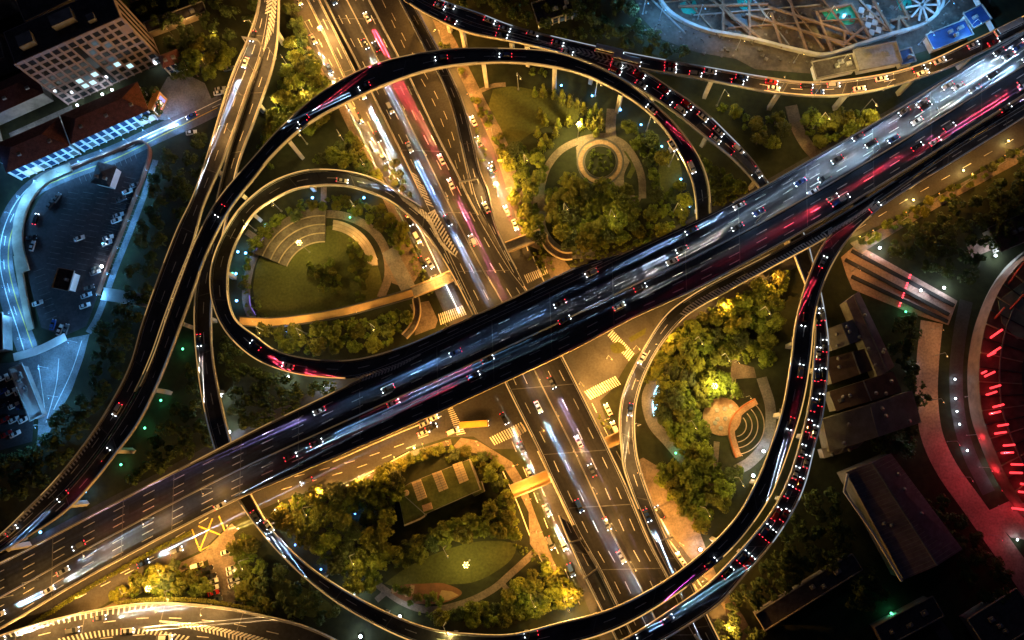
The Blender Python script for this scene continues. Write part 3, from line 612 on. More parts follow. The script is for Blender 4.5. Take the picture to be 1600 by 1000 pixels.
lit = {(5, 2): LITW, (4, 2): LITD, (3, 2): LITW, (4, 1): LITW, (3, 1): LITW, (7, 2): LITD, (9, 1): LITW, (8, 2): LITW, (6, 6): LITD, (8, 6): LITD, (9, 5): LITD, (7, 5): LITD, (8, 3): LITD}
for i in range(nb):
    for j in range(8):
        if (i*7+j*3) % 17 == 0 and len(T.children) > 90: continue
        if i in (6,) and j < 7: continue
        p = W3((i+.5)*bay, -0.04, j*fl+1.0)-A; o = child('window', wme, T, p); o.rotation_euler = (0, 0, wa)
        if (i, j) in lit: o.material_slots[0].link = 'OBJECT'; o.material_slots[0].material = lit[(i, j)]
m = MB(); p = W3(6.5*bay, -0.06, 0); m.box((p.x, p.y, 1.0), bay*.7, .12, hgt-6, wa); m.build('stair_glazing', GLASS, T)
for i in range(nb+1):
    m = MB(); p = W3(i*bay, -0.22, 0); m.box((p.x, p.y, 0), 0.45, 0.42, hgt+0.6, wa); m.build('pilaster', FRAME, T)
wm = MB(); wm.box((0, 0, 0), 0.1, 3.0, fl*0.6, 0); wme2 = wm.mesh('window', GLASS)
for d0 in (3.5, 7.5, 11.5):
    m = MB(); p = W3(wid+.05, d0, 0); m.box((p.x, p.y, 2), .1, 1.8, hgt-5, wa); m.build('end_window_strip', GLASS, T)
def house(name, label, f0, f1, depth, h, rh, bays, wallm, roofm, litk=(), front='shop'):
    a = P(*f0, 0); b = P(*f1, 0); u = (b-a).normalized(); n = Vector((u.y, -u.x, 0)); w = (b-a).length
    T = thing(name, label, 'building', a); ang = math.atan2(u.y, u.x)
    q = lambda s, d: (a+u*s-n*d)
    c = [q(0, 0), q(w, 0), q(w, depth), q(0, depth)]
    m = MB(); m.prism([(p.x, p.y) for p in c], 0, h, top=True); m.build('wall', wallm, T)
    o = 0.7; e = [q(-o, -o), q(w+o, -o), q(w+o, depth+o), q(-o, depth+o)]
    if rh > 0:
        r0, r1 = q(depth*.5, depth/2), q(w-depth*.5, depth/2)
        E = [(p.x, p.y, h+.02) for p in e]; r0 = (r0.x, r0.y, h+rh); r1 = (r1.x, r1.y, h+rh)
        m = MB(); m.face([E[0], E[1], r1, r0]); m.face([E[1], E[2], r1]); m.face([E[2], E[3], r0, r1]); m.face([E[3], E[0], r0]); m.face(E[::-1]); rf = m.build('roof', roofm, T)
        for k in range(max(2, int(w/9))):
            s = (k+.6)*w/max(2, int(w/9)); p = q(s, depth*.26); m = MB(); m.box((p.x, p.y, h+rh*.42), 1.5, 1.2, 1.2, ang); x = m.build('dormer', CONCD, rf)
            for v in x.data.vertices: v.co -= T.location
    else:
        m = MB(); m.prism([(p.x, p.y) for p in e], h, h+.25); m.build('roof', roofm, T)
        m = MB(); l = [Vector((p.x, p.y, h+.25)) for p in e+[e[0]]]
        for x, y in zip(l, l[1:]): wall(m, [x, y], -.15, .15, 0, .7)
        m.build('roof_parapet', CONCD, T)
        vr = random.Random(len(label)+7)
        for k in range(3 if w > 9 else 1):
            p = q(w*vr.uniform(.12, .88), depth*vr.uniform(.25, .75)); m = MB(); m.box((p.x, p.y, h+.25), vr.uniform(1.2, 2.6), vr.uniform(1, 1.8), vr.uniform(.7, 1.6), ang+.0); m.cyl((p.x, p.y, h+.3), .45, .45, 1.9, 10); m.build('roof_unit', STEEL, T)
    if bays:
        bw = w/bays
        for k in range(bays):
            for j, (z0, z1) in enumerate(((0.6, h*.42), (h*.52, h*.9))):
                p = q((k+.5)*bw, -.06); m = MB(); m.box((p.x, p.y, z0), bw*.62, .12, z1-z0, ang)
                m.build('shop_window' if j == 0 else 'window', LITW if (k, j) in litk else (LITD if j == 0 and k % 2 else BLUEG), T)
        for k in range(bays+1):
            p = q(k*bw, -.25); m = MB(); m.box((p.x, p.y, 0), .5, .5, h-.05, ang); m.build('pilaster', WHITE, T)
    return T
house('shop_row', 'red-roofed shop row with white pilasters beside the coloured corner screen', (132, 236), (246, 186), 13, 9, 4, 10, WHITE, TILE, ((9, 0), (8, 0)))
house('shop_row', 'red-roofed shop row with white pilasters at the bend of the lit street', (34, 280), (126, 240), 13, 9, 4, 8, WHITE, TILE, ((1, 0), (2, 0)))
house('low_building', 'long dark red-roofed building behind the cyan lit courtyard', (-20, 205), (84, 158), 12, 8, 3.5, 0, CONCD, TILE)
house('low_building', 'dark red-roofed block at the left edge below the courtyard', (-50, 262), (10, 240), 16, 8, 3, 0, CONCD, TILE)
house('flat_building', 'dark flat-roofed block at the very top left corner', (-20, 40), (60, 5), 20, 10, 0, 0, CONCD, ROOFD)
house('flat_building', 'dark flat-roofed block behind the tall office block', (75, 60), (178, 10), 16, 14, 0, 0, CONCD, ROOFD)
house('flat_building', 'dark flat-roofed block above the office block near the top edge', (190, 12), (235, -8), 14, 9, 0, 0, CONCD, ROOFD)
house('flat_building', 'dark block on the left edge beside the office block', (-30, 130), (30, 108), 14, 10, 0, 0, CONCD, ROOFD)
sheet('courtyard', [(14, 208), (22, 232), (118, 190), (112, 164)], 0.05, PAVEG); sheet('plaza', [(245, 150), (262, 120), (290, 115), (320, 130), (335, 165), (270, 190), (245, 186)], 0.05, PAVEG)
T = thing('screen_pavilion', 'orange corner pavilion carrying a bright coloured advertising screen', 'pavilion', P(252, 168, 0))
a = P(246, 182, 0); b = P(258, 152, 0); m = MB(); m.prism([(p.x, p.y) for p in (P(242, 181, 0), P(250, 183, 0), P(262, 155, 0), P(254, 150, 0))], 0, 7); m.build('wall', mat('orange_render', (.5, .25, .1), .8, .2, .4), T)
d = (b-a).normalized(); nn2 = Vector((-d.y, d.x, 0)); nn2 = nn2 if nn2.dot(P(300, 200, 0)-a) > 0 else -nn2
ang = math.atan2(d.y, d.x)
for k, (c3, s0) in enumerate((((1, .95, .9), 1.5), ((1, .2, .25), 1.2), ((1, .9, 1), 1.5), ((.3, .35, .9), 1.2))):
    p = P(250, 183, 0).lerp(P(262, 155, 0), .12+.22*k); m = MB(); m.box((p.x, p.y, 1.2), 1.5, .3, 4.6, ang); m.build('screen_panel', emat('screen_%d' % k, c3, s0), T)
house('gate_tower', 'small pale towered gatehouse lit orange right of the office block', (268, 117), (292, 108), 5, 7, 3, 3, PALE, TILE, ())
house('boundary_shed', 'long narrow shed with a lit orange wall near the top left trees', (240, 58), (326, 26), 4, 4, 0, 0, PALE, ROOFD)
house('kiosk', 'small dark-roofed hut with a white gable in the middle of the car park top', (155, 290), (180, 296), 8, 5, 2.5, 0, WHITE, ROOFD)
house('kiosk', 'small black-roofed hut with a white end wall in the car park bottom', (98, 452), (118, 456), 7, 5, 0, 0, WHITE, ROOFD)
# lit street, teardrop car park on the left
path('street', [(350, 160), (300, 185), (250, 207), (180, 240), (100, 270), (55, 292), (25, 325), (8, 365), (4, 410), (14, 460), (30, 510), (46, 560), (40, 620)], 8.5, 0.052, mat('lit_street', (0.10, 0.10, 0.11), .5, .3, .1, fine=1.0))
LOT = mat('car_park_asphalt', (0.040, 0.031, 0.036), .7, .5, .1, fine=0.8)
sheet('car_park_surface', [(118, 268), (228, 226), (236, 240), (200, 340), (165, 430), (150, 470), (135, 510), (100, 525), (65, 512), (45, 440), (40, 400), (40, 350), (60, 312), (85, 285)], 0.05, LOT)
for pts, w, h in (([(112, 262), (70, 282), (45, 310), (32, 345), (30, 385), (40, 425)], 4.2, 1.1), ([(28, 400), (40, 470), (50, 515)], 2.6, 1.0)):
    m = MB(); wall(m, line3(pts, 0, 40), -w/2, w/2, 0, h); o = m.build('planter_wall', PALE); tag(o, 'curved pale planter wall around the %s of the teardrop car park' % ('upper left' if w > 3 else 'lower left'), 'wall')
m = MB(); wall(m, line3([(116, 264), (180, 238), (222, 222), (234, 230), (236, 244), (205, 330), (170, 420), (155, 462)], 0, 60), -.35, .35, 0, 2.2); tag(m.build('perimeter_wall', mat('rusty_wall', (.22, .09, .06), .8, .3, .4)), 'reddish wall around the top and right side of the teardrop car park', 'wall')
path('walkway', [(243, 250), (225, 305), (200, 370), (180, 420), (165, 462), (150, 500), (138, 520)], 2.6, 0.06, PAVEG)
for q, mm in (([(345, 155), (250, 201), (180, 233), (100, 263), (55, 285), (24, 318), (4, 365), (0, 410), (10, 460), (26, 510), (40, 555)], PAINT), ([(340, 168), (252, 212), (184, 246), (104, 276), (60, 297), (34, 328), (17, 367), (13, 410), (23, 460), (38, 505), (54, 552)], YPAINT)):
    dashes(q, .08, seg=None, w=.35, m=mm)
dashes([(345, 162), (250, 207), (180, 240), (100, 270), (55, 292), (27, 325), (10, 365), (6, 410), (16, 460), (32, 510)], .08, w=.25)
b = MB()
def lotrow(a, c, n, dl):
    a = P(*a, .075); c = P(*c, .075); d = (c-a).normalized(); q = Vector((-d.y, d.x, 0))*dl
    for k in range(n+1):
        p = a.lerp(c, k/n); s = [p-d*.09, p+d*.09, p+d*.09+q, p-d*.09+q]; b.face(s if dl > 0 else s[::-1])
for f in range(5):
    x0 = 92+f*24; lotrow((x0+14, 300), (x0-22, 420), 14, 4.6)
lotrow((122, 272), (208, 234), 11, -4.6); lotrow((52, 425), (72, 500), 8, 4.6); lotrow((212, 280), (160, 425), 18, -4.6)
struct(b.build('parking_bay_marking', mat('worn_paint', (.16, .15, .15), .8, .6, .5)))
footbridge('covered_walkway', 'short white covered walkway between the car park and the tall ramp', [(160, 459), (200, 465), (240, 472)], 4.6, 3.4, WHITE, .4, cat='walkway', rm=WHITE)
sheet('plaza', [(30, 566), (60, 545), (100, 530), (140, 522), (130, 560), (112, 610), (90, 650), (70, 690), (58, 700), (60, 655), (40, 610)], 0.048, PAVEG)
for q in ([(92, 560), (88, 600), (72, 660)], [(128, 532), (112, 580), (84, 640)], [(60, 570), (66, 610), (70, 640)]): dashes(q, .09, seg=None, w=.3)
house('long_canopy', 'long pale canopy along the left edge of the lower left plaza', (30, 580), (60, 655), 4, 4, 0, 0, CONCD, WHITE)
m = MB(); wall(m, line3([(30, 560), (70, 548), (110, 528)], 0, 20), -1.6, 1.6, 3, 3.4); o = m.build('entrance_canopy', WHITE); tag(o, 'thin white entrance canopy crossing the lower left plaza', 'canopy')
house('flat_building', 'dark low building at the left edge beside the lower left plaza', (-60, 560), (20, 548), 14, 6, 0, 0, CONCD, ROOFD)
sheet('car_park_surface', [(-60, 575), (30, 565), (55, 640), (50, 690), (-60, 720)], 0.046, ASPHALT)
# ------------------------------------------------------------------ construction site, top right
DIRT = mat('dirt', (0.085, 0.07, 0.06), .95, .6, .08, fine=.6); RUST = mat('rusty_brace', (.20, .125, .08), .8, .3, .5)
sheet('building_site_ground', [(985, -30), (1000, 25), (1035, 62), (1090, 82), (1150, 92), (1180, 108), (1280, 116), (1380, 100), (1450, 78), (1500, 50), (1545, 10), (1560, -30)], 0.04, DIRT)
sheet('pit_floor', [(1020, -30), (1040, 15), (1090, 45), (1170, 62), (1250, 82), (1285, 88), (1340, 72), (1390, 56), (1440, 40), (1470, 15), (1475, -30)], 0.07, mat('wet_mud', (.085, .060, .045), .45, .7, .12, fine=.7))
T = thing('retaining_wall', 'curved concrete retaining wall around the excavation on the building site', 'wall', P(1285, 88, 0))
m = MB(); wall(m, line3([(1020, -30), (1040, 15), (1090, 45), (1170, 62), (1250, 82), (1285, 88), (1340, 72), (1390, 56), (1440, 40), (1468, 15), (1472, -30)], 0, 80), -.6, .6, 0, 2.0); m.build('capping_beam', CONC, T)
T = thing('strut_frame', 'grid of rusty struts braced across the excavation on the building site', 'struts', P(1250, 45, 0))
for a, c in (((1200, 10), (1360, 62)), ((1165, 22), (1330, 70)), ((1330, 5), (1362, 62)), ((1365, 0), (1394, 52)), ((1276, 18), (1300, 80)), ((1240, 20), (1262, 82)), ((1205, 20), (1222, 74)), ((1320, 48), (1320, 70)), ((1290, 58), (1320, 72)), ((1350, 42), (1322, 66)), ((1392, 32), (1440, 22)), ((1405, 25), (1403, 50)), ((1405, 25), (1420, 44)), ((1100, -10), (1190, 62)), ((1130, -10), (1130, 50)), ((1170, -10), (1172, 58)), ((1230, -20), (1240, 20)), ((1280, 18), (1330, 6)), ((1395, -20), (1420, 30)), ((1060, 10), (1200, 6))):
    m = MB(); wall(m, [P(*a, 1.6), P(*c, 1.6)], -.45, .45, -.5, .3+.001*a[0] % .05); m.build('strut', RUST, T)
xr = random.Random(4)
for k in range(0, 13, 2):
    x = 1045+k*27; a = (x-40, -15); c = (x+26, 52+min(k, 8)*3-(max(0, k-9))*8)
    m = MB(); wall(m, [P(*a, 1.3), P(*c, 1.3)], -.22, .22, -.5, .2); m.build('strut', RUST if k % 3 else CONCD, T)
for k in range(0, 9, 3):
    a = (1030+k*18, 4+k*6.5); c = (1210+k*24, -14+k*7)
    m = MB(); wall(m, [P(*a, 1.15), P(*c, 1.15)], -.2, .2, -.5, .2); m.build('strut', CONCD if k % 2 else RUST, T)
rb = MB()
for _ in range(420):
    x, y = xr.uniform(995, 1510), xr.uniform(-15, 112); a = P(x, y, .05)
    if y > 60+40*math.sin(max(0, min(1, (x-995)/500))*3.14): continue
    s0 = xr.uniform(.4, 1.6); rb.box((a.x, a.y, 0), s0, s0*xr.uniform(.35, 1.0), xr.uniform(.15, .9), R(-22)+xr.choice((0, 1.571))+xr.uniform(-.15, .15))
tag(rb.build('site_clutter', mat('site_debris', (.13, .115, .10), .8, .8, .35)), 'scattered planks, pipes and rubble littering the building site', 'rubble', kind='stuff')
T = thing('ring_brace', 'pale wheel of radiating beams at the right end of the excavation', 'struts', P(1440, 10, 0))
m = MB(); wall(m, arc((1440, 8), 26, -75, 100, 2.2, 30), -.5, .5, 0, .6); m.build('ring_beam', CONC, T)
for a in (-70, -35, 0, 35, 70, 150, 190, 230, 260):
    m = MB(); wall(m, [P(1440, 8, 2.2), P(1440+25*math.cos(R(a)), 8-25*math.sin(R(a)), 2.2)], -.35, .35, 0, .5); m.build('spoke_beam', CONC, T)
WATER = mat('green_water', (.03, .30, .22), .12, .25, .3)
sheet('pit_water', [(1284, 20), (1300, 12), (1326, 8), (1336, 22), (1334, 36), (1320, 38), (1310, 30), (1298, 34)], 0.10, WATER, True); sheet('pit_water', [(1400, 0), (1420, -5), (1424, 12), (1408, 16)], 0.10, WATER, True); sheet('pit_water', [(1062, 5), (1085, 0), (1088, 20), (1068, 20)], .1, WATER, True); sheet('pit_water', [(1150, -6), (1172, -10), (1170, 16), (1156, 12)], .1, WATER, True)
T = thing('floor_slab', 'square bluish concrete floor slab cast inside the excavation', 'slab', P(1368, 35, 0))
for i in range(3):
    for j in range(4):
        a = P(1346+i*11+j*5.2, 16-i*4+j*11.5, .5); m = MB(); m.box((a.x, a.y, .1), 2.3, 2.6, .5, R(-18)); m.build('slab_bay', CONC, T)
BLUER = mat('blue_sheet_roof', (.02, .045, .14), .4, .25, .4)
house('site_shed', 'low dark site shed with a bright edge below the building site', (1272, 128), (1330, 116), 6, 4, 0, 0, WHITE, ROOFD)
house('site_shed', 'ribbed grey site shed beside the curving queued ramp', (1337, 117), (1398, 105), 8, 4.5, 0, 0, WHITE, mat('grey_sheet_roof', (.26, .27, .29), .5, .25, .8))
house('site_shed', 'blue-roofed site cabin row near the right of the building site', (1452, 84), (1508, 62), 6, 4, 0, 0, WHITE, BLUER)
house('site_shed', 'small blue-roofed site cabin at the far right of the building site', (1512, 50), (1536, 38), 6, 4, 0, 0, WHITE, BLUER)
house('site_shed', 'tiny blue-roofed site cabin between the grey shed and cabin row', (1402, 108), (1420, 103), 5, 4, 0, 0, WHITE, BLUER)
m = MB(); wall(m, line3([(1515, -10), (1548, 50)], 0, 6), -.2, .2, 0, 2.6); tag(m.build('site_fence', WHITE), 'straight white site fence right of the building site', 'fence')
path('park_path', [(1236, 165), (1246, 200), (1262, 228), (1278, 245)], 5, 0.05, PAVE); 
house('flat_building', 'orange-lit low building above the queued ramp at the top', (842, 44), (904, 26), 8, 5, 0, 6, CONCD, ROOFD)
# ------------------------------------------------------------------ green-roofed building
GR = mat('roof_grass', (.07, .085, .02), .95, .5, .12, fine=1.0)
T = thing('green_roof_building', 'low green-roofed building with pale skylight panels in the lower park', 'building', P(690, 770, 0))
def blk(px, h, nm, roofm):
    q = [P(a, b, h) for a, b in px]; m = MB(); m.prism(q, 0, h); w = m.build(nm, CONCD, T)
    c = sum(q, Vector())/len(q); m = MB(); m.prism([c+(p-c)*.97 for p in q], h, h+.12); m.build('roof', roofm, T)
blk([(621, 766), (641, 754), (734, 717), (752, 765), (664, 804)], 5, 'wall', GR); blk([(621, 768), (654, 752), (664, 806), (632, 822)], 4.6, 'wing_wall', GR); blk([(731, 762), (752, 752), (757, 768), (741, 776)], 4.4, 'wing_wall', GR)
GRIDM = mat('skylight_panel', (.52, .42, .28), .4, .15, 1.0)
for q in ([(643, 754), (657, 749), (667, 777), (653, 783)], [(675, 740), (689, 735), (700, 763), (686, 769)], [(707, 726), (721, 721), (732, 750), (718, 756)]):
    q = [P(a, b, 5.9) for a, b in q]; m = MB(); m.prism(q, 5, 5.9); s = m.build('skylight', GRIDM, T)
    m = MB()
    for k in range(1, 8): wall(m, [q[0].lerp(q[3], k/8), q[1].lerp(q[2], k/8)], -.09, .09, .0, .08)
    wall(m, [q[0].lerp(q[1], .5), q[3].lerp(q[2], .5)], -.09, .09, .002, .09); x = m.build('glazing_bar', CONCD, s)
    for v in x.data.vertices: v.co -= T.location
m = MB(); m.prism([P(a, b, 6.2) for a, b in ((659, 790), (673, 785), (676, 795), (662, 800))], 5, 6.2); m.build('roof_hut', BRICK, T)
m = MB(); wall(m, [P(632, 821, 4.6), P(656, 811, 4.6), P(664, 806, 4.6)], -.3, .3, 0, .7); m.build('roof_parapet', PALE, T)
m = MB(); c = P(635, 770, 5); m.cyl((c.x, c.y, 5), 1.1, 1.1, .9, 14); m.build('roof_vent', PALE, T)
# ------------------------------------------------------------------ warehouses on the right
PURP = mat('sheet_roof', (.13, .10, .145), .6, .3, .06, fine=.6); CORR = mat('corrugated_roof', (.30, .27, .26), .6, .25, .5); BRN = mat('brown_sheet_roof', (.10, .06, .05), .8, .3, .3)
def gable(name, label, q, h, rh, roofm, ridge_across=False, wallm=CONCD, ribs=0):
    """q: eave corners in the photo, in order round the roof; the ridge joins the middles of sides 3-0 and 1-2"""
    p = [P(a, b, h) for a, b in q]; c = sum(p, Vector())/4; T = thing(name, label, 'building', (c.x, c.y, 0))
    if ridge_across: p = p[1:]+p[:1]
    m = MB(); m.prism([c+(v-c)*.985 for v in p], 0, h-.02); w = m.build('wall', wallm, T)
    r0 = (p[0]+p[3])/2+Vector((0, 0, rh)); r1 = (p[1]+p[2])/2+Vector((0, 0, rh))
    m = MB(); m.face([p[0], p[1], r1, r0]); m.face([p[2], p[3], r0, r1]); m.face([p[0], r0, p[3]]); m.face([p[1], p[2], r1]); m.build('roof', roofm, T)
    m = MB(); wall(m, [r0, r1], -.25, .25, -.05, .15); m.build('ridge_cap', CONCD, T)
    if ribs:
        m = MB()
        for k in range(ribs):
            t = (k+.5)/ribs
            for e, f, g, h2 in ((p[0], p[1], r0, r1), (p[3], p[2], r0, r1)):
                s0 = e.lerp(f, t); s1 = g.lerp(h2, t); dd = (f-e).normalized()*.07; z = Vector((0, 0, .06)); m.face([s0-dd+z, s0+dd+z, s1+dd+z, s1-dd+z])
        m.build('roof_rib', CONCD, T)
    vr = random.Random(len(label))
    for k in range(5):
        t, f = vr.uniform(.1, .9), vr.uniform(.15, .8); c2 = p[0].lerp(p[1], t).lerp(r0.lerp(r1, t), f) if k % 2 else p[3].lerp(p[2], t).lerp(r0.lerp(r1, t), f)
        m = MB(); m.cyl((c2.x, c2.y, c2.z-.2), .5, .5, .9, 10); m.cyl((c2.x, c2.y, c2.z+.7), .75, .2, .4, 10); m.build('roof_vent', STEEL, T)
    return T
gable('warehouse', 'large dark purple gabled warehouse with a pale lit left edge, lower right', [(1322, 738), (1412, 906), (1504, 858), (1392, 708)], 10, 3, PURP, ribs=26)
m = MB(); wall(m, [P(1324, 740, 10), P(1318, 768, 10), P(1365, 835, 10), P(1408, 908, 10)], -.35, .35, 0, .9); o = m.build('edge_coping', WHITE); w = [t for t in bpy.data.objects if t.name.startswith('warehouse')][-1]
w = [t for t in bpy.data.objects if t.name == 'warehouse'][0]; o.parent = w
for v in o.data.vertices: v.co -= w.location
gable('warehouse', 'pair-roofed grey corrugated warehouse right of the queued ramp', [(1285, 655), (1296, 706), (1440, 660), (1425, 610)], 8, 2.5, CORR, ribs=60)
gable('warehouse', 'small brown-roofed warehouse with a lit white gable wall', [(1296, 612), (1306, 642), (1410, 612), (1395, 580)], 7, 2, BRN)
gable('warehouse', 'corrugated pale shed close to the top of the warehouse cluster', [(1290, 515), (1300, 548), (1350, 530), (1335, 498)], 6, 1.6, CORR, ribs=24)
gable('warehouse', 'long narrow purple roof running down beside the paved plaza', [(1322, 470), (1372, 590), (1398, 572), (1342, 455)], 7, 1, PURP)
gable('warehouse', 'low dark shed squeezed between corrugated roofs', [(1290, 560), (1300, 600), (1385, 570), (1370, 540)], 5, 1, BRN)
gable('warehouse', 'grey shed at the lower end of the warehouse cluster', [(1284, 702), (1288, 716), (1340, 700), (1360, 680)], 5, 1, CORR)
house('gable_house', 'small white-fronted house with three square windows beside the queued ramp', (1300, 640), (1314, 634), 5, 6, 0, 3, WHITE, mat('tan_roof', (.4, .28, .16), .8, .2, .5), ())
house('flat_building', 'dark flat building with an orange lit edge at the bottom right', (1188, 975), (1332, 885), 5, 6, 0, 0, CONCD, ROOFD)
house('flat_building', 'dark flat building at the bottom right below the green lamp', (1372, 1000), (1456, 955), 6, 6, 0, 0, CONCD, ROOFD)
house('flat_building', 'low dark hall in the bottom right corner', (1530, 1010), (1600, 965), 12, 7, 0, 0, CONCD, ROOFD)
# ------------------------------------------------------------------ expo-like plaza, promenade and the round pavilion on the right edge
PINK = mat('pink_granite', (.36, .24, .21), .7, .2, .2, fine=1.2)
sheet('plaza', [(1314, 402), (1335, 384), (1358, 392), (1496, 470), (1482, 508), (1425, 490), (1332, 452), (1322, 428)], .05, PINK)
for k, (a, c) in enumerate((((1330, 392), (1490, 478)), ((1320, 406), (1482, 492)), ((1330, 432), (1480, 503)))):
    m = MB(); wall(m, line3([a, c], 0, 10), -.7, .7, 0, .7); tag(m.build('planter_strip', mat('dark_planter', (.02, .018, .022), .9, .3, .6)), '%s dark planter strip across the pink plaza, counted from its upper edge' % nth(k), 'planter')
path('promenade', [(1456, 503), (1450, 560), (1448, 620), (1456, 680), (1478, 730), (1520, 790), (1570, 860), (1620, 930)], 8.4, .052, PINK)
sheet('red_plaza', [(1540, 800), (1600, 772), (1650, 760), (1650, 850), (1580, 840)], .054, PINK)
path('service_road', [(1510, 470), (1500, 520), (1494, 580), (1498, 650), (1515, 710), (1545, 770)], 5, .05, ASPHALT)
for k, q in enumerate(([(1512, 388), (1600, 352)], [(1516, 398), (1600, 362)])): path('roof_terrace', q, 3, .06, PINK)
T = thing('round_pavilion', 'huge round pavilion with glowing red masts at the right edge', 'building', P(1600, 600, 0))
edge = [(1640, 372), (1590, 402), (1556, 440), (1530, 495), (1518, 550), (1516, 600), (1522, 650), (1540, 702), (1562, 750), (1596, 800), (1650, 850)]
ins = [P(p.x, p.y, 12) for p in spline([(a+14, b) for a, b in edge], 50)]; cen = P(1790, 610, 12)
m = MB(); l = [P(p.x, p.y, 0) for p in spline(edge, 50)]; wall(m, l, -.5, .5, 0, 4); m.build('base_wall', CONC, T)
m = MB(); m.prism(l+[P(1790, 850, 0), P(1790, 372, 0)], 0, 4); m.build('podium', PAVE, T)
m = MB(); m.prism(ins+[P(1790, 850, 12), P(1790, 372, 12)], 4.01, 12); m.build('drum_wall', mat('ribbed_roof', (.20, .11, .085), .7, .4, .25), T)
for k in range(0, 51, 2):
    m = MB(); wall(m, [ins[k]+Vector((0, 0, .05)), ins[k].lerp(cen, .55)+Vector((0, 0, .05))], -.2, .2, 0, .5); m.build('roof_rib', DARKM if k % 4 else PALE, T)
m = MB(); m.prism([P(1560, 470, 12.3), P(1600, 440, 12.3), P(1640, 440, 12.3), P(1640, 520, 12.3), P(1590, 530, 12.3), P(1566, 505, 12.3)], 12.01, 12.3); m.build('glass_roof', mat('greenish_glass', (.30, .36, .26), .3, .3, .3), T)
FIN = emat('red_neon', (1.0, .035, .045), 2.6, True)
for a, b, c, d in ((1523, 545, 1566, 515), (1520, 571, 1563, 543), (1528, 563, 1555, 551), (1518, 598, 1554, 581), (1525, 588, 1541, 580), (1526, 613, 1563, 602), (1520, 624, 1557, 612), (1530, 642, 1568, 632), (1524, 652, 1563, 643), (1538, 669, 1575, 663), (1531, 681, 1572, 675), (1545, 698, 1585, 695), (1540, 709, 1583, 707), (1556, 725, 1598, 726), (1553, 738, 1597, 739), (1572, 753, 1612, 758), (1567, 766, 1610, 770), (1583, 781, 1624, 786), (1582, 794, 1622, 799)):
    m = MB(); m.tube(P(a, b, 3), P(c, d, 18), .44, .36, 8); m.build('red_light_mast', FIN, T)
for f in (.12, .26, .40):
    m = MB(); wall(m, [v.lerp(cen, f)+Vector((0, 0, .3)) for v in ins], -.25, .25, 0, .35); m.build('roof_ring', DARKM if f > .2 else CONCD, T)
REDD = mat('red_paint', (.45, .05, .04), .5, .2, .5)
for q in ([(1600, 410), (1545, 485)], [(1600, 460), (1548, 515)], [(1570, 480), (1535, 520)]):
    m = MB(); m.tube(P(*q[1], 5), P(*q[0], 17), .45, .35, 8); m.build('unlit_red_mast', REDD, T)
house('pavilion_terrace', 'striped dark terrace roof at the right edge above the round pavilion', (1552, 396), (1610, 372), 9, 5, 0, 0, CONCD, BRN)
path('service_road', [(1440, 950), (1475, 990), (1500, 1040)], 4.5, .05, ASPHALT)
# ================================================================== trees and planting
def crown_mb(rx, rz, lobes, quads, size, rng, cone=False):
    m = MB()
    for k in range(lobes):
        if cone:
            t = (k+.5)/lobes; z = rz*2*t; r = rx*(1-t)*.95; c = Vector((rng.uniform(-.3, .3), rng.uniform(-.3, .3), z)); lr = max(.5, r)
        else:
            a = rng.uniform(0, 6.283); q = math.sqrt(rng.random())*0.72; h = rng.uniform(-.35, .8)
            c = Vector((rx*q*math.cos(a), rx*q*math.sin(a), rz+rz*h*(1-q*.7))); lr = rx*rng.uniform(.26, .44)
        for _ in range(quads):
            v = Vector((rng.gauss(0, 1), rng.gauss(0, 1), rng.gauss(.25, 1))).normalized()
            p = c+v*lr*rng.uniform(.72, 1.06)
            if cone: p.z = c.z+v.z*rz*2/lobes
            nrm = (v+Vector((rng.uniform(-.7, .7), rng.uniform(-.7, .7), rng.uniform(-.3, .9)))).normalized()
            t = nrm.cross(Vector((rng.random(), rng.random(), .3))).normalized(); b = nrm.cross(t); s = size*rng.uniform(.5, 1.1)
            m.face([p-t*s, p-b*s*.55+t*s*.1, p+t*s, p+b*s*.55])
    return m
rng = random.Random(5)
CROWN = []
for k in range(7):
    CROWN.append(crown_mb(3.9, 2.6, 15+k % 3*2, 62, 0.55, rng).mesh('crown', [LEAF, LEAF, LEAF2, LEAF3, LEAF, LEAF2, LEAF][k]))
CONE = [crown_mb(1.9, 3.6, 9, 62, 0.42, rng, True).mesh('crown', LEAF2) for k in range(2)]
m = MB(); m.tube((0, 0, -.2), (0, 0, 4.6), .32, .18, 8)
for a in range(4): m.tube((0, 0, 3.2), (1.7*math.cos(a*1.6), 1.7*math.sin(a*1.6), 5.6+.3*a), .14, .06, 5)
TRUNK = m.mesh('trunk', BARK)
def inpoly(x, y, q):
    c = False; j = len(q)-1
    for i in range(len(q)):
        if (q[i][1] > y) != (q[j][1] > y) and x < (q[j][0]-q[i][0])*(y-q[i][1])/(q[j][1]-q[i][1])+q[i][0]: c = not c
        j = i
    return c
def blocked(p, m=1.6): return any(r.inside(p, m)[0] for r in ROADS)
KEEP = []    # clear spots: (x, y, r)
def scatter(poly, spacing, rng, tries=40, avoid=()):
    xs = [p[0] for p in poly]; ys = [p[1] for p in poly]; out = []
    n = int((max(xs)-min(xs))*(max(ys)-min(ys))/spacing**2*tries/6)
    for _ in range(n):
        x, y = rng.uniform(min(xs), max(xs)), rng.uniform(min(ys), max(ys))
        if not inpoly(x, y, poly): continue
        if any((x-a)**2+(y-b)**2 < spacing**2 for a, b in out): continue
        if any((x-a)**2+(y-b)**2 < r*r for a, b, r in avoid): continue
        if blocked(P(x, y, 3)): continue
        out.append((x, y))
    return out
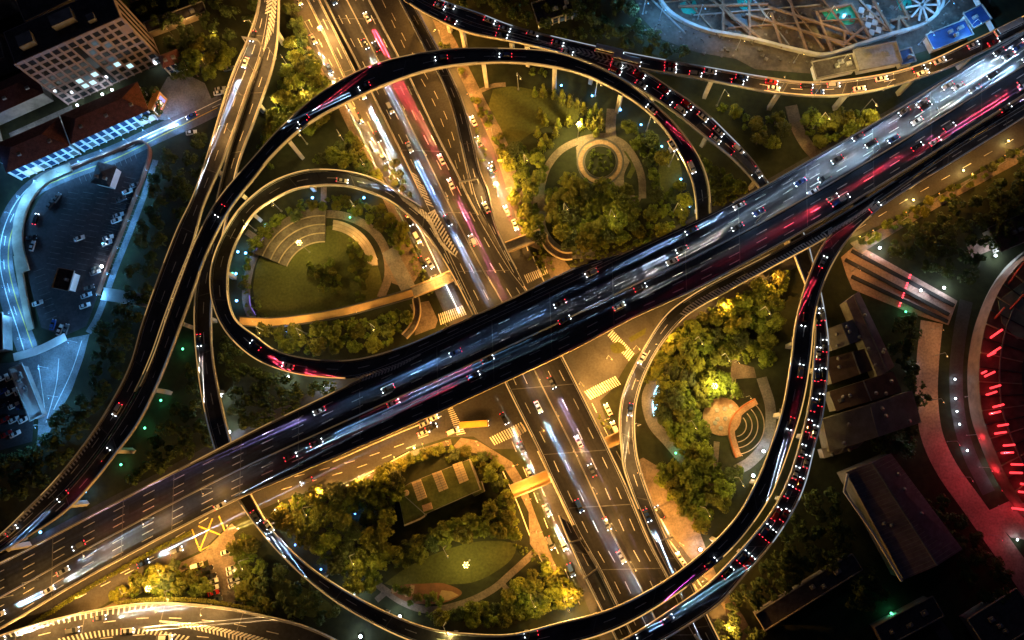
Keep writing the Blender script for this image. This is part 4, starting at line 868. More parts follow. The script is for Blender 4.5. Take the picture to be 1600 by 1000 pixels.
def plant(x, y, s, label, group, me=None, name='tree', cat='tree'):
    zc = 5.2*s; p = P(x, y, zc); p.z = 0
    T = thing(name, label, cat, p, rng.uniform(0, 6.28), group); T.scale = (s, s, s*rng.uniform(.85, 1.2))
    child('trunk', TRUNK, T); c = child('crown', me or rng.choice(CROWN), T, (0, 0, 2.6 if me is None else 1.2)); return T
GROVES = [
 ([(500, 178), (528, 168), (548, 206), (584, 264), (602, 292), (575, 266), (530, 250), (470, 253), (428, 270), (416, 262), (445, 238)], 15, .9, 'leafy tree under the largest loop, left of the highway street', 'trees between the loop ramps', ()),
 ([(430, 112), (440, 62), (456, 55), (500, 112), (528, 152), (500, 168), (440, 216), (412, 238), (400, 228), (416, 170)], 17, 1.0, 'bright yellow-lit leafy tree between the left ramps and the straight highway', 'trees left of the straight highway', ()),
 ([(368, 400), (378, 370), (410, 338), (450, 315), (505, 302), (560, 304), (602, 322), (632, 350), (628, 400), (608, 372), (580, 346), (540, 328), (490, 326), (440, 345), (405, 372), (388, 410), (378, 470), (366, 460)], 16, .72, 'small leafy tree in the ring of planting round the amphitheatre lawn', 'trees ringing the round lawn', ((505, 315, 6),)),
 ([(388, 516), (470, 510), (560, 500), (630, 484), (640, 500), (618, 530), (560, 552), (500, 552), (440, 545), (405, 525)], 20, .9, 'leafy tree between the long ochre footbridge and the loop ramp', 'trees below the ochre footbridge', ()),
 ([(866, 290), (890, 272), (920, 282), (950, 288), (985, 300), (998, 325), (990, 360), (960, 385), (925, 392), (890, 380), (865, 350), (855, 315)], 17, 1.0, 'leafy tree packed in the dense round grove below the ringed plaza', 'trees of the dense round grove', ()),
 ([(780, 112), (850, 112), (905, 128), (955, 155), (1000, 185), (1035, 225), (1056, 262), (1075, 320), (1078, 352), (1020, 372), (1000, 385), (985, 380), (1012, 340), (1022, 300), (1018, 262), (985, 212), (975, 180), (950, 160), (880, 140), (800, 128)], 20, .85, 'shaded leafy tree along the inside of the largest loop in the upper right park', 'trees inside the largest loop', ((1045, 275, 22),)),
 ([(780, 250), (800, 225), (840, 240), (850, 262), (838, 300), (815, 305), (800, 270)], 18, .9, 'leafy tree at the left edge of the upper right park lawn', 'trees beside the park lawn', ()),
 ([(1080, 505), (1140, 470), (1200, 440), (1238, 425), (1232, 480), (1224, 560), (1205, 585), (1180, 565), (1140, 560), (1110, 575), (1060, 570), (1055, 530)], 20, 1.0, 'leafy tree at the top of the lower right park', 'trees at the top of the lower right park', ()),
 ([(1040, 580), (1075, 570), (1120, 585), (1145, 600), (1150, 618), (1118, 618), (1098, 640), (1098, 680), (1110, 715), (1070, 715), (1045, 680), (1030, 645), (1030, 610)], 17, .95, 'leafy tree in the thick grove left of the terracotta stage', 'trees left of the terracotta stage', ((1117, 603, 8),)),
 ([(1040, 725), (1110, 720), (1150, 735), (1185, 700), (1190, 720), (1165, 765), (1120, 815), (1095, 838), (1075, 800), (1045, 775), (1025, 740)], 19, .95, 'leafy tree below the terracotta stage near the bend of the ramps', 'trees below the terracotta stage', ()),
 ([(415, 802), (440, 788), (500, 770), (560, 762), (620, 735), (622, 765), (610, 800), (600, 850), (592, 890), (590, 925), (550, 910), (500, 872), (450, 830)], 21, 1.1, 'dark leafy tree in the wood left of the green-roofed building', 'trees left of the green-roofed building', ((555, 815, 14),)),
 ([(612, 860), (660, 836), (700, 822), (750, 798), (790, 770), (802, 790), (818, 830), (808, 842), (750, 835), (700, 845), (650, 872), (615, 888)], 17, .9, 'leafy tree in the thick row between the green-roofed building and the lawn', 'trees below the green-roofed building', ()),
 ([(640, 962), (700, 958), (770, 944), (830, 900), (862, 882), (884, 905), (905, 935), (880, 955), (830, 970), (740, 980), (680, 975)], 16, .8, 'leafy tree in the belt along the bottom ramp beside the park path', 'trees along the bottom ramp', ()),
 ([(760, 735), (785, 745), (800, 790), (775, 770), (755, 715)], 15, .8, 'leafy tree right of the green-roofed building by the street corner', 'trees right of the green-roofed building', ()),
 ([(690, 692), (695, 700), (650, 722), (600, 738), (590, 742), (640, 712)], 15, .8, 'leafy tree along the street above the green-roofed building', 'trees above the green-roofed building', ()),
 ([(362, 860), (380, 835), (400, 860), (415, 905), (420, 950), (395, 948), (372, 935)], 18, 1.0, 'large leafy tree right of the small car park at the lower left', 'trees right of the small car park', ()),
 ([(225, 918), (262, 905), (300, 895), (322, 900), (322, 935), (270, 935), (248, 932)], 17, .9, 'yellow-lit leafy tree between the small car park and the hatched road', 'trees left of the small car park', ((240, 930, 8),)),
 ([(165, 940), (205, 905), (275, 878), (280, 884), (215, 925), (180, 942)], 15, .75, 'small leafy tree in the street verge above the hatched road', 'verge trees above the hatched road', ()),
 ([(1040, 128), (1110, 142), (1190, 155), (1230, 165), (1232, 200), (1215, 240), (1180, 215), (1130, 170), (1080, 135)], 20, .9, 'dim leafy tree between the two arms of the queued ramp', 'trees between the queued ramp arms', ()),
 ([(1250, 175), (1280, 165), (1330, 160), (1375, 165), (1365, 185), (1300, 222), (1278, 225), (1260, 205)], 22, 1.1, 'large round tree between the queued ramp and the expressway', 'trees between queued ramp and expressway', ()),
 ([(300, 60), (330, 55), (362, 70), (345, 115), (320, 128), (300, 110)], 18, 1.0, 'olive-lit leafy tree left of the outermost ramp at the top', 'trees left of the outermost ramp', ()),
 ([(1390, 345), (1480, 295), (1590, 232), (1596, 240), (1500, 300), (1400, 358), (1345, 385), (1335, 378)], 17, .55, 'small yellow-lit shrub tree in the verge below the expressway on the right', 'verge trees below the expressway', ()),
 ([(1085, 240), (1125, 255), (1160, 285), (1165, 298), (1120, 322), (1112, 300), (1100, 262)], 18, .9, 'dim leafy tree between the largest loop and the packed turning ramp', 'trees outside the largest loop', ()),
 ([(800, 300), (835, 318), (845, 350), (850, 385), (835, 375), (815, 350)], 16, .9, 'leafy tree left of the dense round grove beside the street', 'trees left of the dense round grove', ()),
 ([(1000, 600), (1015, 575), (1050, 515), (1062, 535), (1050, 572), (1028, 590)], 15, .7, 'small leafy tree by the cyan ribbon inside the curved slip ramp', 'small trees by the cyan ribbon', ()),
 ([(700, 700), (760, 712), (790, 735), (760, 738), (735, 716), (700, 715)], 15, .75, 'small leafy tree at the street corner above the green-roofed building', 'small trees at the street corner', ()),
 ([(612, 915), (640, 925), (668, 928), (700, 935), (690, 945), (640, 942)], 17, .6, 'small dark tree on the orange playground', 'small trees on the playground', ()),
 ([(616, 250), (640, 300), (656, 340), (640, 342), (622, 300), (600, 262)], 13, .5, 'small street tree on the pavement left of the straight highway', 'small street trees', ()),
 ([(690, 60), (724, 115), (756, 165), (784, 215), (796, 245), (786, 245), (750, 178), (716, 122), (686, 75)], 14, .5, 'small street tree on the pavement right of the straight highway', 'small street trees on the right', ()),
 ([(545, 372), (575, 400), (578, 450), (560, 478), (556, 440), (540, 400)], 12, .45, 'small shrub tree on the right half of the round lawn', 'small trees on the round lawn', ()),
 ([(475, 412), (520, 408), (536, 440), (526, 458), (500, 452), (485, 432)], 10, .4, 'small dark bush in the planted clump in the middle of the round lawn', 'bushes on the round lawn', ()),
]
ntree = 0; nsmall = 0
for poly, sp, s, lab, grp, av in GROVES:
    for x, y in scatter(poly, sp, rng, avoid=av):
        if s < .78:
            if nsmall < 298: plant(x, y, s*rng.uniform(.75, 1.2), lab, grp, None, 'small_tree', 'small tree'); nsmall += 1
            continue
        if ntree >= 298: break
        plant(x, y, s*rng.uniform(.8, 1.15), lab, grp); ntree += 1
for k, (x, y) in enumerate([(835, 142), (849, 141), (866, 146), (878, 151), (890, 155), (902, 160), (912, 168), (922, 176), (930, 168), (938, 178), (918, 190), (908, 195), (928, 192), (940, 190), (844, 175), (852, 186), (840, 205), (852, 215), (872, 192), (868, 206), (888, 185), (846, 225), (860, 222), (932, 205)]):
    plant(x, y, rng.uniform(.9, 1.25), 'slim pointed yellow-green tree in the rows beside the upper right park lawn', 'pointed trees beside the park lawn', CONE[k % 2], 'pointed_tree')
# woodland that reads as one dark mass
WOODS = [([(240, 262), (318, 205), (322, 240), (300, 300), (270, 350), (226, 470), (200, 550), (150, 640), (90, 730), (30, 790), (0, 800), (0, 720), (60, 700), (95, 650), (120, 600), (150, 560), (160, 510), (180, 480), (222, 480), (190, 450), (205, 400), (235, 310)], 19),
         ([(255, 525), (300, 470), (308, 560), (320, 640), (332, 690), (250, 735), (190, 760), (140, 790), (180, 730), (225, 665)], 21), ([(345, 520), (400, 568), (450, 590), (540, 598), (480, 630), (380, 668), (352, 640)], 19),
         ([(700, 0), (970, -20), (1010, 50), (1080, 88), (1030, 86), (930, 66), (800, 32)], 19), ([(1262, 780), (1310, 770), (1330, 840), (1300, 880), (1230, 930), (1150, 970), (1130, 960), (1200, 880)], 20),
         ([(1380, 380), (1480, 330), (1590, 260), (1640, 260), (1640, 340), (1540, 400), (1500, 440), (1420, 410)], 21), ([(1395, 500), (1430, 500), (1428, 600), (1440, 690), (1400, 720), (1360, 690), (1440, 620), (1400, 560)], 18),
         ([(1440, 780), (1500, 780), (1560, 870), (1590, 930), (1520, 930), (1470, 850)], 22), ([(180, 0), (400, -20), (395, 40), (360, 60), (300, 50), (240, 40)], 22), ([(255, 60), (300, 58), (300, 130), (275, 120), (262, 90)], 18),
         ([(430, 870), (455, 880), (500, 915), (530, 965), (480, 968), (420, 945), (410, 900)], 24), ([(1330, 880), (1400, 920), (1370, 960), (1330, 940)], 20), ([(1120, 980), (1180, 990), (1190, 1010), (1130, 1020)], 18), ([(214, 150), (240, 140), (244, 172), (225, 180)], 14), ([(455, 10), (480, 60), (500, 105), (485, 105), (460, 55)], 14)]
wm = MB()
for poly, sp in WOODS:
    for x, y in scatter(poly, sp, rng):
        s = rng.uniform(.75, 1.2); p = P(x, y, 5); b = crown_mb(4.0*s, 2.7*s, 9, 34, .72, rng)
        i = len(wm.v); wm.v += [(a+p.x, c+p.y, d+2.4*s) for a, c, d in b.v]; wm.f += [tuple(q+i for q in f) for f in b.f]
        wm.tube((p.x, p.y, -.1), (p.x, p.y, 4.5*s), .3, .18, 5)
nd = len(wm.f); have = [tuple(t.location.xy) for t in bpy.data.objects if t.type == 'EMPTY' and 'tree' in t.name]
for poly, sp, s0, lab, grp, av in GROVES:
    for x, y in scatter(poly, max(8, sp*.56), rng, avoid=av):
        s = s0*rng.uniform(.45, .75); p = P(x, y, 4*s)
        if any((p.x-a)**2+(p.y-b)**2 < 5.5 for a, b in have): continue
        b = crown_mb(3.7*s, 2.6*s, 9, 40, .5, rng); i = len(wm.v); wm.v += [(a+p.x, c+p.y, d+1.6*s) for a, c, d in b.v]; wm.f += [tuple(q+i for q in f) for f in b.f]; wm.tube((p.x, p.y, -.1), (p.x, p.y, 3.5*s), .2, .12, 5)
print('TREES', ntree, nsmall, len(wm.f))
o = wm.build('woodland', LEAF3); o.data.materials.append(LEAF)
for k, pl in enumerate(o.data.polygons): pl.material_index = 1 if k >= nd else 0; tag(o, 'dark unlit woodland filling the ground between roads and around the edges', 'woodland', kind='stuff')
# shrubs: low planting nobody could count
sm = MB(); SHR = [([(475, 415), (520, 410), (535, 440), (530, 455), (505, 452), (490, 432)], 6), ([(372, 470), (392, 440), (405, 480), (420, 495), (390, 496)], 8), ([(545, 380), (560, 395), (575, 440), (570, 470), (558, 440)], 8), ([(640, 340), (660, 400), (680, 460), (668, 462), (645, 410), (630, 350)], 7), ([(922, 236), (955, 240), (960, 262), (940, 272), (920, 262)], 7),
       ([(880, 395), (985, 380), (1080, 352), (1085, 342), (1100, 350), (1000, 392), (900, 420), (895, 408)], 8), ([(700, 130), (724, 170), (742, 225), (752, 260), (760, 240), (735, 180), (715, 135)], 7), ([(820, 400), (850, 392), (868, 420), (840, 425)], 8), ([(452, 785), (560, 755), (640, 712), (650, 716), (570, 764), (460, 798)], 8),
       ([(930, 640), (970, 700), (975, 735), (960, 720)], 8), ([(800, 850), (850, 865), (880, 930), (855, 900)], 9), ([(1200, 590), (1225, 600), (1200, 700), (1160, 745), (1195, 680), (1208, 640)], 9), ([(1010, 180), (1040, 215), (1030, 240), (1000, 215), (985, 190)], 8), ([(590, 945), (640, 955), (700, 965), (640, 965)], 8), ([(1000, 590), (1015, 580), (1060, 510), (1090, 500), (1040, 580), (1010, 605)], 9), ([(210, 915), (300, 880), (318, 884), (240, 920)], 7), ([(560, 920), (600, 945), (630, 962), (600, 955)], 8), ([(1085, 850), (1130, 810), (1200, 730), (1200, 740), (1120, 830)], 9), ([(375, 400), (400, 352), (440, 322), (500, 306), (500, 318), (440, 340), (405, 372), (385, 410)], 7), ([(520, 306), (570, 310), (620, 345), (640, 380), (622, 380), (590, 345), (540, 325)], 7), ([(690, 700), (780, 712), (760, 735), (700, 720)], 8)]
for poly, sp in SHR:
    for x, y in scatter(poly, sp, rng):
        s = rng.uniform(.7, 1.5); p = P(x, y, 1); b = crown_mb(1.2*s, .7*s, 4, 22, .36, rng)
        i = len(sm.v); sm.v += [(a+p.x, c+p.y, d+.1) for a, c, d in b.v]; sm.f += [tuple(q+i for q in f) for f in b.f]
tag(sm.build('shrubbery', LEAF), 'low clumped shrub planting along paths, lawns and verges', 'shrubs', kind='stuff')
def hedge(name, label, pts, w, h, z=0, m=LEAF2):
    b = MB(); l = line3(pts, z, 90); rg = random.Random(3); L = sum((q-r).length for q, r in zip(l, l[1:])); n = int(L*26)
    for _ in range(n):
        t = rg.random()*89.99; k = int(t); p = l[k].lerp(l[k+1], t-k); q = (l[k+1]-l[k]).normalized(); nr = Vector((-q.y, q.x, 0))
        p = p+nr*rg.uniform(-w/2, w/2)+Vector((0, 0, rg.uniform(.1, h))); t1 = Vector((rg.gauss(0, 1), rg.gauss(0, 1), rg.gauss(0, .4))).normalized(); t2 = t1.cross(Vector((rg.random(), rg.random(), 1))).normalized(); s = rg.uniform(.2, .42)
        b.face([p-t1*s, p-t2*s*.6, p+t1*s, p+t2*s*.6])
    tag(b.build(name, m), label, 'hedge')
hedge('hedge', 'long bright clipped hedge beside the expressway at the lower left street', [(20, 996), (130, 925), (240, 862), (300, 832)], 1.6, 1.4)
hedge('hedge', 'clipped hedge along the outer edge of the hatched corner road', [(180, 941), (250, 936), (320, 938), (400, 952)], 1.4, 1.2, 8.5)
# ================================================================== lamps
SOD = (1.0, 0.43, 0.075); SODW = (1.0, 0.50, 0.13); WARM = (1.0, 0.70, 0.20); CYAN = (0.13, 0.46, 1.0); WHT = (0.80, 0.92, 1.0); GRN = (0.12, 1.0, 0.45); BLU = (0.10, 0.30, 1.0); REDL = (1.0, 0.05, 0.08)
BWHT = (.45, .66, 1.0); ICE = (.13, .48, 1.0); HEAD = {ICE: emat('ice_blue_lamp', ICE, 10), BWHT: emat('blue_white_lamp', BWHT, 9), SOD: emat('sodium_lamp', SOD, 8), SODW: emat('sodium_lamp_pale', SODW, 8), WARM: emat('warm_lamp', WARM, 10), CYAN: emat('cyan_lamp', CYAN, 9), WHT: emat('white_lamp', WHT, 12), GRN: emat('green_lamp', GRN, 4), BLU: emat('blue_lamp', BLU, 6), REDL: emat('red_lamp', REDL, 6)}
m = MB(); m.cyl((0, 0, 0), .13, .08, 9, 8); m.cyl((0, 0, 0), .28, .28, .5, 8); POLE = m.mesh('pole', STEEL)
m = MB(); m.tube((0, 0, 8.9), (1.7, 0, 9.35), .06, .05, 6); ARM = m.mesh('arm', STEEL)
m = MB(); m.prism([(1.5, -.16), (2.4, -.12), (2.4, .12), (1.5, .16)], 9.3, 9.45, True, True); LHEAD = m.mesh('lamp_housing', STEEL)
m = MB(); m.ball((1.95, 0, 9.22), .2, 8, 5, .5); BULB = m.mesh('bulb', HEAD[SOD])
LD = {}
def ldata(col, pw, kind='POINT', size=.35, **kw):
    k = (col, pw, kind, size)+tuple(kw.items())
    if k not in LD:
        d = bpy.data.lights.new('lamp_light', kind); d.color = col; d.energy = pw; d.shadow_soft_size = size
        for a, b in kw.items(): setattr(d, a, b)
        LD[k] = d
    return LD[k]
def put_light(d, T, loc, rot=None):
    o = bpy.data.objects.new('lamp_light', d); COL.objects.link(o); o.parent = T; o.location = loc
    if rot is not None: o.rotation_euler = rot
    return o
def street_lamp(x, y, z, col, pw, label, toward=None, group=None, sc=1.0):
    p = P(x, y, z); a = 0
    if toward: q = P(*toward, z)-p; a = math.atan2(q.y, q.x)
    T = thing('street_lamp', label, 'street lamp', p, a, group); T.scale = (sc, sc, sc)
    child('pole', POLE, T); child('arm', ARM, T); hh = child('lamp_housing', LHEAD, T); b = child('bulb', BULB, hh)
    b.material_slots[0].link = 'OBJECT'; b.material_slots[0].material = HEAD[col]
    put_light(ldata(col, pw, size=.3), T, (1.95, 0, 8.9)); return T
ROWS = [ # where, z, colour, power, points, facing
 ('the brightly lit street left of the straight highway', 0, SOD, 11500, [(472, 12), (486, 52), (504, 88), (532, 140), (556, 186), (582, 236), (608, 290), (634, 346), (655, 392), (678, 440)], (30, -8)),
 ('the street right of the straight highway near the top', 0, SOD, 14000, [(664, 18), (690, 64), (716, 112), (740, 160), (770, 214), (788, 262), (800, 304), (812, 350)], (-30, 12)),
 ('the street left of the highway below the expressway', 0, SOD, 17000, [(802, 728), (822, 780), (838, 830), (858, 880), (884, 930), (905, 980)], (30, -8)),
 ('the street right of the highway below the expressway', 0, SOD, 17000, [(936, 618), (950, 655), (985, 722), (1028, 792), (1062, 848), (1098, 900), (1140, 970)], (-30, 12)),
 ('the street under the expressway at the lower left', 0, SOD, 15000, [(150, 958), (210, 922), (268, 894), (330, 858), (372, 826), (450, 788), (512, 772), (572, 752), (625, 722), (668, 702)], (-10, -30)),
 ('the street under the expressway on the right', 0, SOD, 5200, [(1352, 378), (1402, 350), (1452, 322), (1502, 292), (1552, 264), (1598, 236)], (-10, -30)),
 ('the street corner at the crossing beneath the expressway', 0, SOD, 14000, [(700, 690), (745, 690), (700, 512), (872, 440), (948, 560), (990, 545), (905, 600), (1030, 520), (1120, 478), (1200, 435), (845, 668)], (8, 10)),
 ('the centre of the straight highway', 9, SODW, 7500, [(541, 0), (566, 50), (592, 100), (635, 180), (668, 250), (700, 312), (735, 382), (765, 440), (840, 590), (868, 645), (896, 705), (926, 762), (955, 818), (985, 878)], (12, 22)),
 ('the left split ramps at the top', 13, SODW, 8500, [(431, 92), (402, 50), (396, 110), (436, 20), (378, 150), (364, 210)], (-12, 4)),
 ('the hatched road in the bottom left corner', 10, SODW, 15000, [(60, 975), (130, 955), (205, 943), (262, 940), (330, 945)], (2, 30)),
 ('the queued ramp along the top right', 18, SODW, 8000, [(1215, 146), (1270, 152), (1325, 151), (1380, 141), (1436, 124)], (0, -20)),
 ('the curved slip ramp', 11, SODW, 9500, [(1028, 545), (1000, 600), (997, 665), (1000, 740)], (-20, -4)),
 ('the long expressway left of the crossing', 17, SODW, 4600, [(60, 905), (150, 857), (240, 809), (330, 763), (20, 930)], (10, 18)),
 ('the long expressway right of the crossing', 17, (.45, .66, 1.0), 1300, [(1180, 348), (1270, 298), (1360, 247), (1450, 193), (1540, 137), (1595, 100)], (-10, -18)),
]
for where, z, col, pw, pts, (fx, fy) in ROWS:
    for k, (x, y) in enumerate(pts):
        street_lamp(x, y, z, col, pw, '%s street lamp along %s' % (nth(k), where), (x+fx, y+fy), 'street lamps along '+where)
# tall park masts with a ring of heads
m = MB(); m.cyl((0, 0, 0), .26, .14, 14, 10); m.cyl((0, 0, 0), .5, .5, .6, 10); MPOLE = m.mesh('mast', STEEL)
m = MB(); wall(m, [Vector((1.3*math.cos(a*.2618), 1.3*math.sin(a*.2618), 14)) for a in range(25)], -.07, .07, -.1, .1); MRING = m.mesh('ring', STEEL)
for a in range(3): pass
m = MB(); m.ball((1.35, 0, 13.75), .34, 8, 5, .7); MB_ = m.mesh('lamp_head', HEAD[WARM])
def mast(x, y, col, pw, label, h=1.0):
    p = P(x, y, 14*h); p.z = 0
    T = thing('park_mast_light', label, 'mast light', p); child('mast', MPOLE, T); r = child('ring', MRING, T)
    for a in range(6):
        o = child('lamp_head', MB_, r); o.rotation_euler = (0, 0, a*1.0472); o.material_slots[0].link = 'OBJECT'; o.material_slots[0].material = HEAD[col]
    put_light(ldata(col, pw, size=1.0), T, (0, 0, 13.3)); T.scale = (.7, .7, h)
for x, y, col, pw, lab in ((905, 194, WARM, 42000, 'tall mast light with a starry glow above the ringed plaza'), (1117, 603, WARM, 38000, 'ring-headed mast light in the grove above the terracotta stage'), (728, 883, WARM, 12000, 'ring-headed mast light on the lawn below the green-roofed building'),
                        (467, 379, WARM, 13000, 'mast light with a star glow on the amphitheatre steps'), (231, 920, WARM, 14000, 'bright mast light beside the hatched corner road'), (775, 288, SODW, 50000, 'dazzling mast light on the street right of the highway, above the footbridge'), (500, 44, SODW, 30000, 'dazzling mast light over the street at the top, left of the highway')):
    mast(x, y, col, pw, lab)
# small floodlights: a bright lens on a short post
m = MB(); m.cyl((0, 0, 0), .09, .09, 1.2, 6); m.box((0, 0, 1.1), .7, .5, .5); FPOST = m.mesh('post', DARKM)
m = MB(); m.ball((0, 0, 1.75), .62, 10, 6, .6); FLENS = m.mesh('lens', HEAD[WHT])
def flood(x, y, z, col, pw, label, group=None, s=1.0):
    p = P(x, y, z); T = thing('floodlight', label, 'floodlight', p, 0, group); T.scale = (s, s, s); child('post', FPOST, T); b = child('lens', FLENS, T)
    b.material_slots[0].link = 'OBJECT'; b.material_slots[0].material = HEAD[col]
    put_light(ldata(col, pw, size=.4), T, (0, 0, 2.6)); return T
ORD = ['topmost', 'second from the top', 'third from the top', 'fourth from the top', 'fifth from the top', 'sixth from the top', 'seventh from the top', 'eighth from the top', 'ninth from the top', 'tenth from the top', 'eleventh from the top']
TALL = {'added tall warm one among the park trees': 1.6, 'cyan one on the lit street by the car park': .5, 'cyan one on the lower left plaza': .75, 'cyan one on the walkway right of the car park': .55, 'warm lamp over the promenade': .8, 'warm one along the park paths': .55, 'added red one along the promenade': .8, 'cold blue one on the building site': 1.2, 'warm one around the excavation of the building site': 1.1, 'violet-blue one at the far left edge': .8, 'warm one near the top left gatehouse': .7, 'added yellow one among trees left of the straight highway': .9}
for where, col, pw, s, pts in (
  ('beside the lower left ramp under the expressway', WHT, 2200, 1.0, [(347, 620), (361, 675), (452, 590), (507, 602)]),
  ('along the bottom curve of the long ramp', WHT, 1800, 1.0, [(434, 821), (556, 927), (626, 962), (565, 993), (893, 973), (1093, 858)]),
  ('at the right edge of the lower right park', WHT, 1500, 1.0, [(1191, 705), (1175, 743)]),
  ('lighting a loop pier beside the upper right park', CYAN, 500, .8, [(877, 136), (925, 152), (969, 174), (1001, 197), (1033, 231), (1063, 282), (1077, 324)]),
  ('lighting a small-loop pier beside the round lawn', CYAN, 900, .9, [(570, 311), (490, 311), (452, 329), (417, 354), (374, 395), (386, 397), (371, 429), (372, 471)]),
  ('in the dark trees below the left ramp', GRN, 420, .8, [(288, 546), (254, 626), (229, 669), (192, 726)]),
  ('between the left ramp and the expressway', CYAN, 700, .9, [(137, 768), (100, 803), (67, 831)]),
  ('small blue one along the long bottom ramp', BLU, 500, .7, [(463, 851), (503, 889), (556, 802), (448, 520)]),
  ('small green one in the park planting', GRN, 350, .7, [(838, 298), (548, 341), (365, 428), (1055, 708), (1300, 707), (1413, 488), (1390, 957), (1445, 944), (590, 190)]),
  ('cold white one in the courtyard behind the shop rows', WHT, 700, .9, [(107, 189), (82, 198), (56, 208), (30, 218), (124, 167), (163, 150), (178, 143), (76, 138), (246, 102)]),
  ('cyan one on the lit street by the car park', ICE, 3600, .6, [(270, 190), (230, 208), (200, 222), (165, 240), (130, 256), (95, 271), (62, 286), (36, 310), (18, 335), (8, 370), (6, 410), (14, 450), (24, 490), (38, 530)]),
  ('cyan one on the walkway right of the car park', ICE, 2200, .6, [(236, 270), (222, 310), (208, 348), (192, 390), (176, 430), (160, 462)]),
  ('white one at the right edge of the car park', WHT, 1300, 1.1, [(163, 418)]),
  ('cyan one on the lower left plaza', ICE, 4500, .6, [(120, 535), (75, 575), (90, 620), (70, 665)]),
  ('cyan one on the covered walkway', CYAN, 900, .6, [(185, 462), (215, 468)]),
  ('cold blue one on the building site', ICE, 8500, 1.0, [(1004, 22), (1030, 32), (1465, 22), (1435, 70), (1506, 52), (1090, 30), (1160, 10), (1400, 15), (1330, -5)]),
  ('warm one around the excavation of the building site', WARM, 4200, .8, [(1150, 78), (1240, 98), (1310, 104), (1290, 30), (1190, 40)]),
  ('white dot along the service road beside the pavilion', WHT, 260, .6, [(1490, 593), (1491, 623), (1493, 643), (1497, 663), (1509, 704), (1544, 725), (1556, 750), (1423, 572), (1424, 626), (1416, 694), (1587, 843)]),
  ('white one beside the pink plaza', WHT, 2200, .9, [(1372, 389), (1472, 451), (1436, 455), (1552, 401)]),
  ('warm lamp over the promenade', SODW, 1000, .5, [(1346, 400), (1456, 515), (1462, 555), (1456, 625), (1330, 424)]),
  ('added tall warm one among the park trees', WARM, 4600, .5, [(560, 330), (440, 330), (400, 360), (480, 522), (590, 515), (420, 520), (1080, 535), (1180, 490), (1120, 560), (1140, 745), (1090, 790), (1070, 660), (490, 790), (560, 862), (700, 850), (700, 966), (830, 925), (880, 930), (1010, 205), (1045, 260), (1050, 335), (820, 262), (880, 335), (950, 345), (810, 140), (930, 150), (480, 225), (540, 225), (575, 268), (395, 870), (285, 915), (1270, 200), (1340, 180), (1120, 165)]),  # hidden lamps added above the crowns to brighten the park canopies
  ('warm one along the park paths', SODW, 2200, .5, [(1148, 566), (1140, 640), (1166, 620), (1152, 708), (560, 488), (460, 500), (400, 503), (850, 770), (820, 760), (860, 740), (960, 690), (1100, 470), (1300, 632), (555, 372), (590, 405)]),
  ('warm one near the top left gatehouse', SODW, 1600, .6, [(284, 92), (300, 40), (270, 55), (262, 168), (320, 100), (340, 60)]),
  ('violet-blue one at the far left edge', BLU, 3500, .8, [(4, 232), (8, 258)]),
  ('added red one along the promenade', REDL, 650, .4, [(1508, 620), (1510, 680), (1530, 730), (1560, 790), (1590, 800), (1480, 690), (1500, 745), (1545, 835)]),  # red lamps added to spread the glow of the masts over the paving
  ('added yellow one among trees left of the straight highway', WARM, 5000, .7, [(448, 100), (432, 165), (480, 150), (468, 80)]),  # lamps added to light these tree crowns bright yellow
  ('yellow one in the street verge on the right', WARM, 1400, .7, [(1503, 268), (1425, 314), (1342, 372), (1573, 222), (908, 362), (648, 700), (472, 778)]),
):
    q = sorted(pts, key=lambda p: p[1])
    for k, (x, y) in enumerate(q):
        if where in TALL:
            h = TALL[where]; street_lamp(x, y, 5.1 if (480 < y < 506 and 380 < x < 570) else 0, col, pw, 'low lamp, %s, %s' % (where, ORD[k] if k < 11 else nth(k)+' from the top'), (x+5, y+9), 'lamps '+where, h); continue
        flood(x, y, 0 if not (where.startswith('warm one along') and (y > 480 and y < 505 and x < 570)) else 5.1, col, pw, 'floodlight %s%s' % (where, '' if len(q) == 1 else ', '+ORD[min(k, 10)] if k < 11 else ', %s from the top' % nth(k)), 'floodlights '+where, s)
for k in range(13):
    x, y = 1422-17*k/12, 430+48*k/12; p = P(x, y, .1); m = MB(); m.ball((p.x, p.y, .4), .32, 8, 5, .8); o = m.build('red_bollard_light', HEAD[REDL]); tag(o, '%s glowing red bollard in the line crossing the pink plaza, from its top' % nth(k), 'bollard', 'red bollards across the pink plaza')
# glowing curve beside the grove
m = MB(); wall(m, line3([(1034, 596), (1026, 606), (1021, 622), (1020, 636), (1022, 650)], 0, 24), -.3, .3, .1, .8); tag(m.build('light_ribbon', emat('cyan_ribbon', (.35, .8, 1.0), 3.0, True)), 'glowing cyan curved light ribbon at the left edge of the lower right park', 'light strip')
for k, q in enumerate(([(1032, 610), (1026, 616), (1027, 620)], [(1031, 622), (1025, 625), (1022, 627)], [(1026, 632), (1024, 638), (1022, 640)])):
    m = MB(); wall(m, line3(q, 0, 10), -.35, .35, .1, .7); tag(m.build('light_loop', MATS['cyan_ribbon']), '%s small glowing loop right of the cyan ribbon, from the top' % nth(k), 'light strip')
for k, q in enumerate(([(409, 376), (426, 360), (443, 349)], [(401, 392), (405, 384), (411, 378)], [(390, 462), (392, 478), (400, 492)])):
    m = MB(); wall(m, line3(q, 0, 14), -.15, .15, .1, .5); tag(m.build('light_ribbon', emat('violet_ribbon', (.35, .25, 1.0), .6)), '%s thin violet light line on the ring path of the round lawn, from the top' % ['topmost', 'middle', 'lowest'][k], 'light strip')
